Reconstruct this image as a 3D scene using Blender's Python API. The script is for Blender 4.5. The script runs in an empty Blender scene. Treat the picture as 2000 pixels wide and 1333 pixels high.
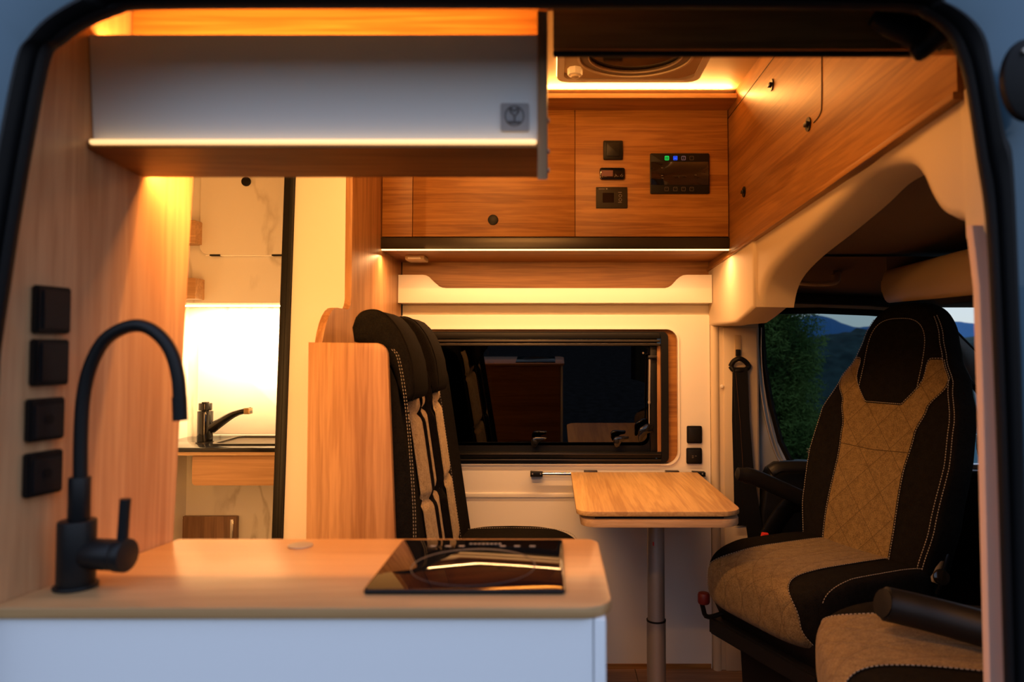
import bpy, bmesh, math, random
from math import sin, cos, pi, radians as R, sqrt
from mathutils import Vector, Matrix, noise as mnoise
random.seed(7)
S = bpy.context.scene
COL = S.collection

# ---------------------------------------------------------------- camera
CAMZ = 1.18; PITCH = R(2.0); F = 1400.0; PCX = 1080.0; PCY = 637.0
cd = bpy.data.cameras.new('camera'); cam = bpy.data.objects.new('camera', cd); COL.objects.link(cam)
cam.location = (0, 0, CAMZ); cam.rotation_euler = (R(90) + PITCH, 0, 0)
cd.sensor_width = 36.0; cd.lens = F / 2000.0 * 36.0
cd.shift_x = (1000 - PCX) / 2000.0; cd.shift_y = -(666.5 - PCY) / 2000.0
cd.clip_start = 0.02; cd.clip_end = 2000
cd.dof.use_dof = True; cd.dof.focus_distance = 2.45; cd.dof.aperture_fstop = 3.6
S.camera = cam

# ---------------------------------------------------------------- world: dusk sky
w = bpy.data.worlds.new('dusk_sky'); S.world = w; w.use_nodes = True
nt = w.node_tree; nt.nodes.clear()
tc = nt.nodes.new('ShaderNodeTexCoord'); sp = nt.nodes.new('ShaderNodeSeparateXYZ')
rp = nt.nodes.new('ShaderNodeValToRGB'); bg = nt.nodes.new('ShaderNodeBackground'); ow = nt.nodes.new('ShaderNodeOutputWorld')
mr = nt.nodes.new('ShaderNodeMapRange'); mr.inputs['From Min'].default_value = -0.2; mr.inputs['From Max'].default_value = 1.0
nt.links.new(tc.outputs['Generated'], sp.inputs[0]); nt.links.new(sp.outputs['Z'], mr.inputs['Value'])
nt.links.new(mr.outputs[0], rp.inputs[0]); nt.links.new(rp.outputs[0], bg.inputs[0]); nt.links.new(bg.outputs[0], ow.inputs[0])
el = rp.color_ramp.elements
el[0].position = 0.0; el[0].color = (0.05, 0.06, 0.09, 1)
el[1].position = 1.0; el[1].color = (0.34, 0.44, 0.68, 1)
for p, c in ((0.155, (0.10, 0.12, 0.17, 1)), (0.172, (0.40, 0.41, 0.41, 1)), (0.24, (0.38, 0.43, 0.49, 1)), (0.45, (0.38, 0.45, 0.60, 1))):
    e = el.new(p); e.color = c
bg.inputs[1].default_value = 2.0

# ---------------------------------------------------------------- exposure
S.view_settings.view_transform = 'Standard'; S.view_settings.look = 'None'
S.view_settings.exposure = 0.0; S.view_settings.gamma = 1.0; S.view_settings.use_curve_mapping = False
S.cycles.use_denoising = True
S.cycles.max_bounces = 8; S.cycles.diffuse_bounces = 5; S.cycles.glossy_bounces = 4; S.cycles.transparent_max_bounces = 8
S.cycles.sample_clamp_indirect = 4.0; S.cycles.caustics_reflective = False; S.cycles.caustics_refractive = False

# LED light of the strips and of two added fills (the strips themselves are built further down; each lamp lies on its strip)
WARM = (1.0, 0.43, 0.105)
def led(name, loc, sx, sy, rot, power, color=WARM):
    l = bpy.data.lights.new(name, 'AREA'); l.shape = 'RECTANGLE'; l.size = sx; l.size_y = sy
    l.energy = power; l.color = color
    o = bpy.data.objects.new(name, l); COL.objects.link(o); o.location = loc; o.rotation_euler = rot
    return o
K = 4.3
led('locker_strip_light', (0.0, 2.262, 1.484), 1.08, 0.012, (R(4), 0, 0), 2.0 * K, (1.0, 0.48, 0.18))
led('ceiling_strip_light', (0.015, 2.166, 1.9705), 1.06, 0.008, (R(180 + 40), 0, 0), 2.2 * K)
led('cabinet_top_light', (-0.34, 0.925, 1.586), 0.62, 0.010, (R(180 - 20), 0, 0), 0.55 * K, (1.0, 0.40, 0.08))
led('near_ceiling_fill', (-0.245, 1.10, 1.953), 0.62, 0.02, (R(32), 0, 0), 2.8 * K)  # unseen fill lamp, added to brighten the cabin walls and table
led('cabinet_back_light', (-0.29, 1.008, 1.440), 0.56, 0.012, (R(62), 0, 0), 1.05 * K)
led('bathroom_strip_light', (-1.02, 2.452, 1.334), 0.50, 0.02, (R(22), 0, 0), 3.3 * K, (1.0, 0.62, 0.28))
led('bathroom_entry_fill', (-0.90, 1.135, 0.95), 0.02, 0.80, (R(90), 0, R(16)), 1.6 * K, (1.0, 0.44, 0.11))  # invented fill lamp, added to brighten the marble below the basin

# ---------------------------------------------------------------- pixel -> point on a plane
CAM = Vector((0, 0, CAMZ)); FW = Vector((0, cos(PITCH), sin(PITCH))); UP = Vector((0, -sin(PITCH), cos(PITCH))); RT = Vector((1, 0, 0))
def P(px, py, y=None, x=None, z=None):
    d = FW + RT * ((px - PCX) / F) - UP * ((py - PCY) / F)
    if y is not None: t = y / d.y
    elif x is not None: t = x / d.x
    else: t = (z - CAMZ) / d.z
    return CAM + d * t
def PX(px, y, py=686): return P(px, py, y=y).x
def PZ(py, y, px=1080): return P(px, py, y=y).z

# ---------------------------------------------------------------- materials
def mat(name, col=(0.5, 0.5, 0.5), rough=0.5, metal=0.0, spec=0.5, emis=None, es=0.0, coat=0.0, bump=0.0, bscale=400, sheen=0.0):
    m = bpy.data.materials.new(name); m.use_nodes = True
    n = m.node_tree.nodes; b = n['Principled BSDF']
    b.inputs['Base Color'].default_value = (*col, 1); b.inputs['Roughness'].default_value = rough
    b.inputs['Metallic'].default_value = metal; b.inputs['Specular IOR Level'].default_value = spec
    b.inputs['Coat Weight'].default_value = coat
    if sheen: b.inputs['Sheen Weight'].default_value = sheen
    if emis: b.inputs['Emission Color'].default_value = (*emis, 1); b.inputs['Emission Strength'].default_value = es
    # slight procedural mottling / relief so that nothing is perfectly flat
    t = n.new('ShaderNodeTexNoise'); t.inputs['Scale'].default_value = bscale; t.inputs['Detail'].default_value = 3
    g = n.new('ShaderNodeNewGeometry'); m.node_tree.links.new(g.outputs['Position'], t.inputs['Vector'])
    if bump:
        bp = n.new('ShaderNodeBump'); bp.inputs['Strength'].default_value = bump; bp.inputs['Distance'].default_value = 0.001
        m.node_tree.links.new(t.outputs['Fac'], bp.inputs['Height']); m.node_tree.links.new(bp.outputs[0], b.inputs['Normal'])
    else:
        mm = n.new('ShaderNodeMapRange'); mm.inputs['To Min'].default_value = max(0.0, rough - 0.03); mm.inputs['To Max'].default_value = min(1, rough + 0.03)
        t.inputs['Scale'].default_value = 30
        m.node_tree.links.new(t.outputs['Fac'], mm.inputs['Value']); m.node_tree.links.new(mm.outputs[0], b.inputs['Roughness'])
    return m

def wood(name, axis, dark, light, rough=0.42, s=1.0, contrast=1.0):
    m = bpy.data.materials.new(name); m.use_nodes = True; nt = m.node_tree; n = nt.nodes; L = nt.links
    b = n['Principled BSDF']; b.inputs['Roughness'].default_value = rough; b.inputs['Specular IOR Level'].default_value = 0.4
    g = n.new('ShaderNodeNewGeometry')
    def mapped(al, ac):
        mp = n.new('ShaderNodeMapping'); v = [ac, ac, ac]; v['xyz'.index(axis)] = al
        mp.inputs['Scale'].default_value = v; L.new(g.outputs['Position'], mp.inputs['Vector']); return mp
    a = mapped(0.8 * s, 15 * s); n1 = n.new('ShaderNodeTexNoise'); n1.inputs['Scale'].default_value = 1; n1.inputs['Detail'].default_value = 5
    n1.inputs['Distortion'].default_value = 0.35; n1.inputs['Roughness'].default_value = 0.55; L.new(a.outputs[0], n1.inputs['Vector'])
    a2 = mapped(7 * s, 190 * s); n2 = n.new('ShaderNodeTexNoise'); n2.inputs['Scale'].default_value = 1; n2.inputs['Detail'].default_value = 3; L.new(a2.outputs[0], n2.inputs['Vector'])
    # cathedral lines: sine of the broad noise
    mu = n.new('ShaderNodeMath'); mu.operation = 'MULTIPLY'; mu.inputs[1].default_value = 55; L.new(n1.outputs['Fac'], mu.inputs[0])
    si = n.new('ShaderNodeMath'); si.operation = 'SINE'; L.new(mu.outputs[0], si.inputs[0])
    ad = n.new('ShaderNodeMath'); ad.operation = 'MULTIPLY_ADD'; ad.inputs[1].default_value = 0.10 * contrast; L.new(si.outputs[0], ad.inputs[0]); L.new(n1.outputs['Fac'], ad.inputs[2])
    ad2 = n.new('ShaderNodeMath'); ad2.operation = 'MULTIPLY_ADD'; ad2.inputs[1].default_value = 0.42 * contrast; L.new(n2.outputs['Fac'], ad2.inputs[0]); L.new(ad.outputs[0], ad2.inputs[2])
    r = n.new('ShaderNodeValToRGB'); r.color_ramp.elements[0].position = 0.42; r.color_ramp.elements[1].position = 0.98
    r.color_ramp.elements[0].color = (*dark, 1); r.color_ramp.elements[1].color = (*light, 1); L.new(ad2.outputs[0], r.inputs[0])
    L.new(r.outputs[0], b.inputs['Base Color'])
    bp = n.new('ShaderNodeBump'); bp.inputs['Strength'].default_value = 0.08; bp.inputs['Distance'].default_value = 0.0006
    L.new(n2.outputs['Fac'], bp.inputs['Height']); L.new(bp.outputs[0], b.inputs['Normal'])
    return m

WD, WL = (0.185, 0.068, 0.012), (0.43, 0.20, 0.048)
WoodX = wood('walnut_laminate_x', 'x', WD, WL)
WoodZ = wood('walnut_laminate_z', 'z', (0.25, 0.110, 0.038), (0.48, 0.26, 0.11))
WoodY = wood('walnut_laminate_y', 'y', (0.165, 0.062, 0.011), (0.37, 0.17, 0.042))
WoodT = wood('table_laminate', 'y', (0.40, 0.23, 0.09), (0.68, 0.45, 0.19), rough=0.5)
WoodC = wood('counter_laminate', 'x', (0.44, 0.24, 0.10), (0.66, 0.41, 0.19), rough=0.30, s=0.7, contrast=0.6)
WoodL = wood('left_panel_laminate', 'z', (0.42, 0.21, 0.095), (0.68, 0.41, 0.21), rough=0.30, contrast=0.8)
WoodS = wood('bath_shelf_laminate', 'x', (0.32, 0.17, 0.07), (0.55, 0.33, 0.17))
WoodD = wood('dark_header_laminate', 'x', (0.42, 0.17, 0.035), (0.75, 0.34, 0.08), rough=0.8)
Edge = wood('plywood_edge', 'x', (0.42, 0.26, 0.13), (0.62, 0.42, 0.24), rough=0.55, s=2)
FloorM = wood('floor_vinyl', 'x', (0.16, 0.085, 0.05), (0.36, 0.22, 0.14), rough=0.4)
White = mat('white_laminate', (0.82, 0.78, 0.70), 0.42)
WhiteF = mat('white_counter_front', (0.84, 0.86, 0.88), 0.5)
Cream = mat('cream_plastic', (0.60, 0.49, 0.34), 0.6, bump=0.15, bscale=900)
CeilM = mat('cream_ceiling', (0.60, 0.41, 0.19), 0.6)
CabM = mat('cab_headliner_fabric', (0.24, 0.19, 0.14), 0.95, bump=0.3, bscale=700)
Black = mat('black_plastic', (0.006, 0.006, 0.0065), 0.42, spec=0.2)
BlackM = mat('matte_black_metal', (0.008, 0.008, 0.009), 0.42, spec=.3, bump=0.1, bscale=900)
BlackG = mat('gloss_black', (0.006, 0.006, 0.007), 0.08)
HobG = mat('hob_glass', (0.004, 0.004, 0.005), 0.03, spec=0.32)
Rubber = mat('black_rubber', (0.006, 0.006, 0.007), 0.5, spec=0.18, bump=0.2, bscale=300)
Alu = mat('brushed_aluminium', (0.42, 0.38, 0.34), 0.5, metal=0.7)
AluDark = mat('dark_aluminium', (0.045, 0.04, 0.036), 0.35, metal=0.7)
Chrome = mat('chrome', (0.85, 0.85, 0.85), 0.12, metal=1.0)
Beige = mat('beige_plastic', (0.46, 0.34, 0.19), 0.5)
Red = mat('red_plastic', (0.65, 0.03, 0.015), 0.4)
VanPaint = mat('van_paint', (0.045, 0.12, 0.19), 0.35, metal=0.15, coat=0.4)
JambPaint = mat('door_pillar_paint', (0.66, 0.48, 0.40), 0.5)
DoorMetal = mat('cab_door_paint', (0.35, 0.37, 0.38), 0.35, metal=0.3)
Mirror = mat('bath_mirror', (0.92, 0.90, 0.86), 0.35)
GapM = mat('panel_gap', (0.02, 0.012, 0.008), 0.8)
Thread = mat('pale_thread', (0.40, 0.34, 0.27), 0.8)
GrayTag = mat('grey_plaque', (0.36, 0.34, 0.35), 0.45)
GrayTagD = mat('grey_plaque_relief', (0.13, 0.12, 0.13), 0.5)
GrayMark = mat('grey_print', (0.22, 0.20, 0.19), 0.5)
GrayMark2 = mat('faint_print', (0.06, 0.05, 0.045), 0.5)
ScreenM = mat('pink_display', (0.16, 0.07, 0.08), 0.3)
StripE = mat('led_strip', (1, 0.8, 0.5), 0.5, emis=(1.0, 0.60, 0.23), es=3.2)
StripN = mat('led_profile_near', (1, 0.8, 0.5), 0.5, emis=(1.0, 0.60, 0.24), es=1.35)
StripT = mat('hatch_trim_glow', (1, 0.8, 0.5), 0.5, emis=(1.0, 0.62, 0.26), es=2.6)
MirrorE = mat('mirror_backlight', (1, 0.9, 0.7), 0.5, emis=(1.0, 0.66, 0.30), es=2.2)
GreenE = mat('green_indicator', (0, 0.1, 0.02), 0.4, emis=(0.0, 0.9, 0.12), es=1.0)
BlueE = mat('blue_indicator', (0, 0.02, 0.2), 0.4, emis=(0.01, 0.09, 1.0), es=1.0)
PinkE = mat('dim_indicator', (0.08, 0.05, 0.06), 0.4, emis=(0.10, 0.06, 0.07), es=1.0)

def fabric(name, c1, c2, quilt=False, rough=0.95, k=7.0):
    m = bpy.data.materials.new(name); m.use_nodes = True; nt = m.node_tree; n = nt.nodes; L = nt.links
    b = n['Principled BSDF']; b.inputs['Roughness'].default_value = rough; b.inputs['Specular IOR Level'].default_value = 0.15
    b.inputs['Sheen Weight'].default_value = 0.0 if c2[0] < .1 else 0.08
    if c2[0] < .1: b.inputs['Specular IOR Level'].default_value = 0.04
    g = n.new('ShaderNodeNewGeometry')
    t = n.new('ShaderNodeTexNoise'); t.inputs['Scale'].default_value = 330; t.inputs['Detail'].default_value = 4; t.inputs['Roughness'].default_value = 0.7
    L.new(g.outputs['Position'], t.inputs['Vector'])
    t2 = n.new('ShaderNodeTexNoise'); t2.inputs['Scale'].default_value = 60; L.new(g.outputs['Position'], t2.inputs['Vector'])
    a = n.new('ShaderNodeMath'); a.operation = 'MULTIPLY_ADD'; a.inputs[1].default_value = 0.3; L.new(t2.outputs['Fac'], a.inputs[0]); L.new(t.outputs['Fac'], a.inputs[2])
    r = n.new('ShaderNodeValToRGB'); r.color_ramp.elements[0].position = 0.48; r.color_ramp.elements[1].position = 0.80
    r.color_ramp.elements[0].color = (*c1, 1); r.color_ramp.elements[1].color = (*c2, 1); L.new(a.outputs[0], r.inputs[0])
    bp = n.new('ShaderNodeBump'); bp.inputs['Strength'].default_value = 0.35; bp.inputs['Distance'].default_value = 0.001
    L.new(t.outputs['Fac'], bp.inputs['Height'])
    last = r.outputs[0]; nrm = bp.outputs[0]
    if quilt:
        uv = n.new('ShaderNodeUVMap'); sx = n.new('ShaderNodeSeparateXYZ'); L.new(uv.outputs[0], sx.inputs[0])
        outs = []
        for sg in (1, -1):
            c = n.new('ShaderNodeMath'); c.operation = 'MULTIPLY_ADD'; c.inputs[1].default_value = sg * 0.95
            L.new(sx.outputs['Y'], c.inputs[0]); L.new(sx.outputs['X'], c.inputs[2])
            q = n.new('ShaderNodeMath'); q.operation = 'MULTIPLY'; q.inputs[1].default_value = k; L.new(c.outputs[0], q.inputs[0])
            pp = n.new('ShaderNodeMath'); pp.operation = 'PINGPONG'; pp.inputs[1].default_value = 0.5; L.new(q.outputs[0], pp.inputs[0])
            outs.append(pp.outputs[0])
        mn = n.new('ShaderNodeMath'); mn.operation = 'MINIMUM'; L.new(outs[0], mn.inputs[0]); L.new(outs[1], mn.inputs[1])
        ss = n.new('ShaderNodeMapRange'); ss.interpolation_type = 'SMOOTHSTEP'; ss.inputs['From Max'].default_value = 0.016; L.new(mn.outputs[0], ss.inputs['Value'])
        s2 = n.new('ShaderNodeMapRange'); s2.interpolation_type = 'SMOOTHSTEP'; s2.inputs['From Max'].default_value = 0.16; L.new(mn.outputs[0], s2.inputs['Value'])
        mx = n.new('ShaderNodeMix'); mx.data_type = 'RGBA'; mx.inputs['A'].default_value = (c1[0] * .7, c1[1] * .7, c1[2] * .7, 1)
        L.new(ss.outputs[0], mx.inputs['Factor']); L.new(last, mx.inputs['B']); last = mx.outputs['Result']
        b2 = n.new('ShaderNodeBump'); b2.inputs['Strength'].default_value = 0.45; b2.inputs['Distance'].default_value = 0.003
        L.new(s2.outputs[0], b2.inputs['Height']); L.new(bp.outputs[0], b2.inputs['Normal']); nrm = b2.outputs[0]
    L.new(last, b.inputs['Base Color']); L.new(nrm, b.inputs['Normal'])
    return m
Tan = fabric('tan_melange_fabric', (0.20, 0.135, 0.065), (0.52, 0.39, 0.22))
TanQ = fabric('tan_quilted_fabric', (0.10, 0.063, 0.022), (0.25, 0.17, 0.070), quilt=True, k=8.5)
TanQ2 = fabric('tan_square_quilted_fabric', (0.10, 0.066, 0.030), (0.24, 0.175, 0.090), quilt=True, k=6.5)
BlackF = fabric('black_seat_fabric', (0.0045, 0.004, 0.0035), (0.012, 0.0105, 0.009))

def marble():
    m = bpy.data.materials.new('marble_laminate'); m.use_nodes = True; nt = m.node_tree; n = nt.nodes; L = nt.links
    b = n['Principled BSDF']; b.inputs['Roughness'].default_value = 0.35
    g = n.new('ShaderNodeNewGeometry')
    mp = n.new('ShaderNodeMapping'); mp.inputs['Rotation'].default_value = (0, R(-38), 0); mp.inputs['Scale'].default_value = (4.2, 1, 1.3); L.new(g.outputs['Position'], mp.inputs['Vector'])
    t = n.new('ShaderNodeTexNoise'); t.inputs['Scale'].default_value = 1.3; t.inputs['Detail'].default_value = 6; t.inputs['Roughness'].default_value = 0.48; t.inputs['Distortion'].default_value = 0.25
    L.new(mp.outputs[0], t.inputs['Vector'])
    s = n.new('ShaderNodeMath'); s.operation = 'SUBTRACT'; s.inputs[1].default_value = 0.55; L.new(t.outputs['Fac'], s.inputs[0])
    a = n.new('ShaderNodeMath'); a.operation = 'ABSOLUTE'; L.new(s.outputs[0], a.inputs[0])
    t3 = n.new('ShaderNodeTexNoise'); t3.inputs['Scale'].default_value = 5; L.new(g.outputs['Position'], t3.inputs['Vector'])
    m3 = n.new('ShaderNodeMapRange'); m3.inputs['From Min'].default_value = 0.42; m3.inputs['From Max'].default_value = 0.62; L.new(t3.outputs['Fac'], m3.inputs['Value'])
    r = n.new('ShaderNodeValToRGB'); r.color_ramp.elements[0].color = (0.50, 0.46, 0.40, 1); r.color_ramp.elements[1].position = 0.03; r.color_ramp.elements[1].color = (0.72, 0.69, 0.64, 1)
    L.new(a.outputs[0], r.inputs[0])
    mx = n.new('ShaderNodeMix'); mx.data_type = 'RGBA'; mx.inputs['A'].default_value = (0.72, 0.69, 0.64, 1); L.new(m3.outputs[0], mx.inputs['Factor']); L.new(r.outputs[0], mx.inputs['B'])
    L.new(mx.outputs['Result'], b.inputs['Base Color']); return m
Marble = marble()

def glass(name, tint, rough=0.0, ior=1.45):
    m = bpy.data.materials.new(name); m.use_nodes = True; nt = m.node_tree; n = nt.nodes; L = nt.links
    n.remove(n['Principled BSDF']); out = n['Material Output']
    tr = n.new('ShaderNodeBsdfTransparent'); tr.inputs[0].default_value = (*tint, 1)
    gl = n.new('ShaderNodeBsdfGlossy'); gl.inputs['Roughness'].default_value = rough
    fr = n.new('ShaderNodeFresnel'); fr.inputs[0].default_value = ior
    mx = n.new('ShaderNodeMixShader'); L.new(fr.outputs[0], mx.inputs[0]); L.new(tr.outputs[0], mx.inputs[1]); L.new(gl.outputs[0], mx.inputs[2]); L.new(mx.outputs[0], out.inputs[0])
    return m
PrivacyGlass = glass('dark_privacy_glass', (0.03, 0.03, 0.035), 0.0, 1.75)
ClearGlass = glass('clear_glass', (0.52, 0.60, 0.62), 0.0, 1.35)

ScreenGlass = glass('windscreen_glass', (0.92, 0.95, 0.95), 0.0, 1.25)
# ---------------------------------------------------------------- mesh helpers
def obj(name, bm, m, parent=None, sharp=35, smooth=True, mats=None):
    me = bpy.data.meshes.new(name)
    bmesh.ops.recalc_face_normals(bm, faces=bm.faces[:])
    bm.to_mesh(me); bm.free()
    if smooth:
        me.polygons.foreach_set('use_smooth', [True] * len(me.polygons)); me.set_sharp_from_angle(angle=R(sharp))
    for q in (mats or [m]): me.materials.append(q)
    o = bpy.data.objects.new(name, me); COL.objects.link(o)
    if parent is not None:
        o.parent = parent; o.matrix_parent_inverse = Matrix.Translation(-root_loc(parent))
    return o
def root_loc(p):
    v = Vector((0, 0, 0))
    while p is not None:
        v += p.location; p = p.parent if False else None
    return v
def thing(name, label, cat, loc, group=None):
    o = bpy.data.objects.new(name, None); COL.objects.link(o); o.location = loc; o.empty_display_size = 0.05
    o['label'] = label; o['category'] = cat
    if group: o['group'] = group
    return o
def tag(o, label, cat, group=None):
    o['label'] = label; o['category'] = cat
    if group: o['group'] = group
    return o
def struct(o): o['kind'] = 'structure'; return o
def part(name, bm, m, parent, label=None, **k):
    o = obj(name, bm, m, parent, **k)
    if label: o['label'] = label
    if any(k_ in name for k_ in ('stitching', 'print', 'touch_marks', 'button_marks')): o['kind'] = 'stuff'
    return o
NB = bmesh.new
def BEV(bm, **k):
    bmesh.ops.recalc_face_normals(bm, faces=bm.faces[:]); bmesh.ops.bevel(bm, **k)
def box(bm, x0, x1, y0, y1, z0, z1, bev=0.0, seg=2):
    r = bmesh.ops.create_cube(bm, size=1.0)
    c = Vector(((x0 + x1) / 2, (y0 + y1) / 2, (z0 + z1) / 2)); s = (abs(x1 - x0), abs(y1 - y0), abs(z1 - z0))
    for v in r['verts']: v.co = Vector((v.co.x * s[0], v.co.y * s[1], v.co.z * s[2])) + c
    if bev > 0:
        es = list({e for v in r['verts'] for e in v.link_edges})
        bmesh.ops.bevel(bm, geom=es, offset=min(bev, min(s) * 0.45), segments=seg, profile=0.5, affect='EDGES')
    return bm
def ob(m_x, bev=0): return box(NB(), *m_x, bev=bev)
def ax(axis, a, u, v):
    return {'y': (u, a, v), 'x': (a, u, v), 'z': (u, v, a)}[axis]
def prism(bm, pts, axis, a0, a1, bev=0.0, seg=2, shear=None):
    lo = [bm.verts.new(ax(axis, a0, *p)) for p in pts]; hi = [bm.verts.new(ax(axis, a1, *p)) for p in pts]
    f0 = bm.faces.new(lo); f1 = bm.faces.new(hi[::-1]); n = len(pts)
    for i in range(n): bm.faces.new((lo[i], hi[i], hi[(i + 1) % n], lo[(i + 1) % n]))
    bmesh.ops.recalc_face_normals(bm, faces=bm.faces[:])
    if bev > 0: bmesh.ops.bevel(bm, geom=list(f0.edges) + list(f1.edges), offset=bev, segments=seg, profile=0.5, affect='EDGES')
    return bm
def rrect(x0, z0, x1, z1, r, n=5):
    if not hasattr(r, '__len__'): r = (r,) * 4     # corners: (x0,z0) (x1,z0) (x1,z1) (x0,z1)
    out = []
    for (cx, cz, a, rr) in ((x0, z0, 180, r[0]), (x1, z0, 270, r[1]), (x1, z1, 0, r[2]), (x0, z1, 90, r[3])):
        rr = max(rr, 1e-4); ccx = cx + (rr if cx == x0 else -rr); ccz = cz + (rr if cz == z0 else -rr)
        for i in range(n + 1):
            t = R(a + 90 * i / n); out.append((ccx + rr * cos(t), ccz + rr * sin(t)))
    return out
def ring(bm, outer, inner, axis, a0, a1):
    n = len(outer)
    rows = [[bm.verts.new(ax(axis, a, *p)) for p in q] for q, a in ((outer, a0), (inner, a0), (inner, a1), (outer, a1))]
    for k in range(4):
        A, B = rows[k], rows[(k + 1) % 4]
        for i in range(n): bm.faces.new((A[i], A[(i + 1) % n], B[(i + 1) % n], B[i]))
    return bm
def cyl(bm, c, axis, r, h, n=24, r2=None, bev=0):
    c = Vector(c); r2 = r if r2 is None else r2
    d = Vector(axis).normalized(); u = d.orthogonal().normalized(); v = d.cross(u)
    A = []; B = []
    for i in range(n):
        t = 2 * pi * i / n; e = u * cos(t) + v * sin(t)
        A.append(bm.verts.new(c + e * r)); B.append(bm.verts.new(c + d * h + e * r2))
    f0 = bm.faces.new(A); f1 = bm.faces.new(B[::-1])
    for i in range(n): bm.faces.new((A[i], B[i], B[(i + 1) % n], A[(i + 1) % n]))
    if bev: bmesh.ops.bevel(bm, geom=list(f0.edges) + list(f1.edges), offset=bev, segments=2, profile=0.5, affect='EDGES')
    return bm
def tube(bm, pts, rad, n=12, cap=True, flat=1.0, upv=None):
    pts = [Vector(p) for p in pts]; rows = []
    rads = rad if hasattr(rad, '__len__') else [rad] * len(pts)
    prev = None
    for i, p in enumerate(pts):
        t = (pts[min(i + 1, len(pts) - 1)] - pts[max(i - 1, 0)]).normalized()
        if prev is None: u = (Vector(upv) if upv else t.orthogonal()).normalized(); u = (u - t * u.dot(t)).normalized()
        else: u = (prev - t * prev.dot(t)).normalized()
        prev = u; v = t.cross(u)
        rows.append([bm.verts.new(p + u * cos(2 * pi * k / n) * rads[i] + v * sin(2 * pi * k / n) * rads[i] * flat) for k in range(n)])
    for a, b in zip(rows, rows[1:]):
        for k in range(n): bm.faces.new((a[k], a[(k + 1) % n], b[(k + 1) % n], b[k]))
    if cap: bm.faces.new(rows[0][::-1]); bm.faces.new(rows[-1])
    return bm
def catmull(pts, k=6):
    pts = [Vector(p) for p in pts]; out = []
    for i in range(len(pts) - 1):
        p0 = pts[max(i - 1, 0)]; p1 = pts[i]; p2 = pts[i + 1]; p3 = pts[min(i + 2, len(pts) - 1)]
        for j in range(k):
            t = j / k
            out.append(0.5 * ((2 * p1) + (p2 - p0) * t + (2 * p0 - 5 * p1 + 4 * p2 - p3) * t * t + (3 * p1 - p0 - 3 * p2 + p3) * t ** 3))
    out.append(pts[-1]); return out
def grid(bm, rows, closed=False, uv=None):
    V = [[bm.verts.new(p) for p in r] for r in rows]; n = len(rows[0])
    lay = bm.loops.layers.uv.new('UVMap') if uv else None
    for i in range(len(V) - 1):
        for j in range(n if closed else n - 1):
            k = (j + 1) % n
            f = bm.faces.new((V[i][j], V[i][k], V[i + 1][k], V[i + 1][j]))
            if uv:
                for lp, (a, b) in zip(f.loops, ((i, j), (i, k), (i + 1, k), (i + 1, j))): lp[lay].uv = uv[a][b]
    return V
def stitches(bm, path, step=0.0075, ln=0.0045, wd=0.0011, every=1):
    """a dash every step along a polyline"""
    path = [Vector(p) for p in path]; acc = 0.0; nxt = 0.0
    for a, b in zip(path, path[1:]):
        L = (b - a).length
        if L < 1e-7: continue
        d = (b - a) / L
        while nxt <= acc + L:
            c = a + d * (nxt - acc); u = d.orthogonal().normalized(); v = d.cross(u)
            vs = [bm.verts.new(c + d * (ln / 2 * s) + u * (wd * cos(t)) + v * (wd * sin(t))) for s in (-1, 1) for t in (0, pi / 2, pi, 3 * pi / 2)]
            for k in range(4): bm.faces.new((vs[k], vs[(k + 1) % 4], vs[4 + (k + 1) % 4], vs[4 + k]))
            bm.faces.new(vs[:4][::-1]); bm.faces.new(vs[4:])
            nxt += step
        acc += L
    return bm
def pxpoly(pts, y): return [(P(a, b, y=y).x, P(a, b, y=y).z) for a, b in pts]
def pxpolyx(pts, x): return [(P(a, b, x=x).y, P(a, b, x=x).z) for a, b in pts]

# ================================================================ THE SETTING
FZ = 0.055; CZ = 1.984; YW = 2.58          # floor, ceiling, face of the far wall
XB = -0.547                                # plane of the bathroom partition board
XP = 0.562                                 # plane of the right-hand overhead panel

# floor with planks
fl = struct(obj('floor', ob((-1.50, 2.1, 0.79, 2.72, 0.0, FZ - 0.004)), GapM))
for r_ in range(14):
    y0 = 0.80 + r_ * 0.14; xs = -1.45 + (r_ * 0.37) % 0.9 - 0.9
    while xs < 2.05:
        x0 = max(xs, -1.45); x1 = min(xs + 0.9, 2.05)
        if x1 - x0 > 0.02 and y0 > 1.5 and x1 > -0.2 and x0 < 1.3: obj('plank', ob((x0 + .0012, x1 - .0012, y0 + .0012, y0 + .1388, FZ - .006, FZ)), FloorM, fl)
        xs += 0.9
bm = NB(); box(bm, -1.50, 0.60, 0.79, 2.72, CZ, CZ + 0.05); struct(obj('ceiling', bm, CeilM))

# far wall: white board with the window cut-out, recessed strip above, wood board behind the shelf
wx0, wx1 = PX(775, YW), PX(1325, YW); wz0, wz1 = PZ(908, YW), PZ(642, YW)
hole = rrect(wx0, wz0, wx1, wz1, 0.045, 8)
def wall_with_hole(bm, x0, x1, z0, z1, hole, y0, y1):
    # outer loop matched to the hole loop (4 corners x n+1)
    k = len(hole) // 4; cs = [(x0, z0), (x1, z0), (x1, z1), (x0, z1)]
    outer = [cs[i // k] for i in range(len(hole))]
    rows = [[bm.verts.new((p[0], y, p[1])) for p in q] for q, y in ((outer, y0), (hole, y0), (hole, y1), (outer, y1))]
    n = len(hole)
    for r_ in range(4):
        A, B = rows[r_], rows[(r_ + 1) % 4]
        for i in range(n):
            f = [A[i], A[(i + 1) % n], B[(i + 1) % n], B[i]]
            try: bm.faces.new(f)
            except ValueError: pass
    bmesh.ops.remove_doubles(bm, verts=bm.verts, dist=1e-6)
    return bm
wtop = PZ(617, YW); wbot = PZ(1296, YW)
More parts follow.
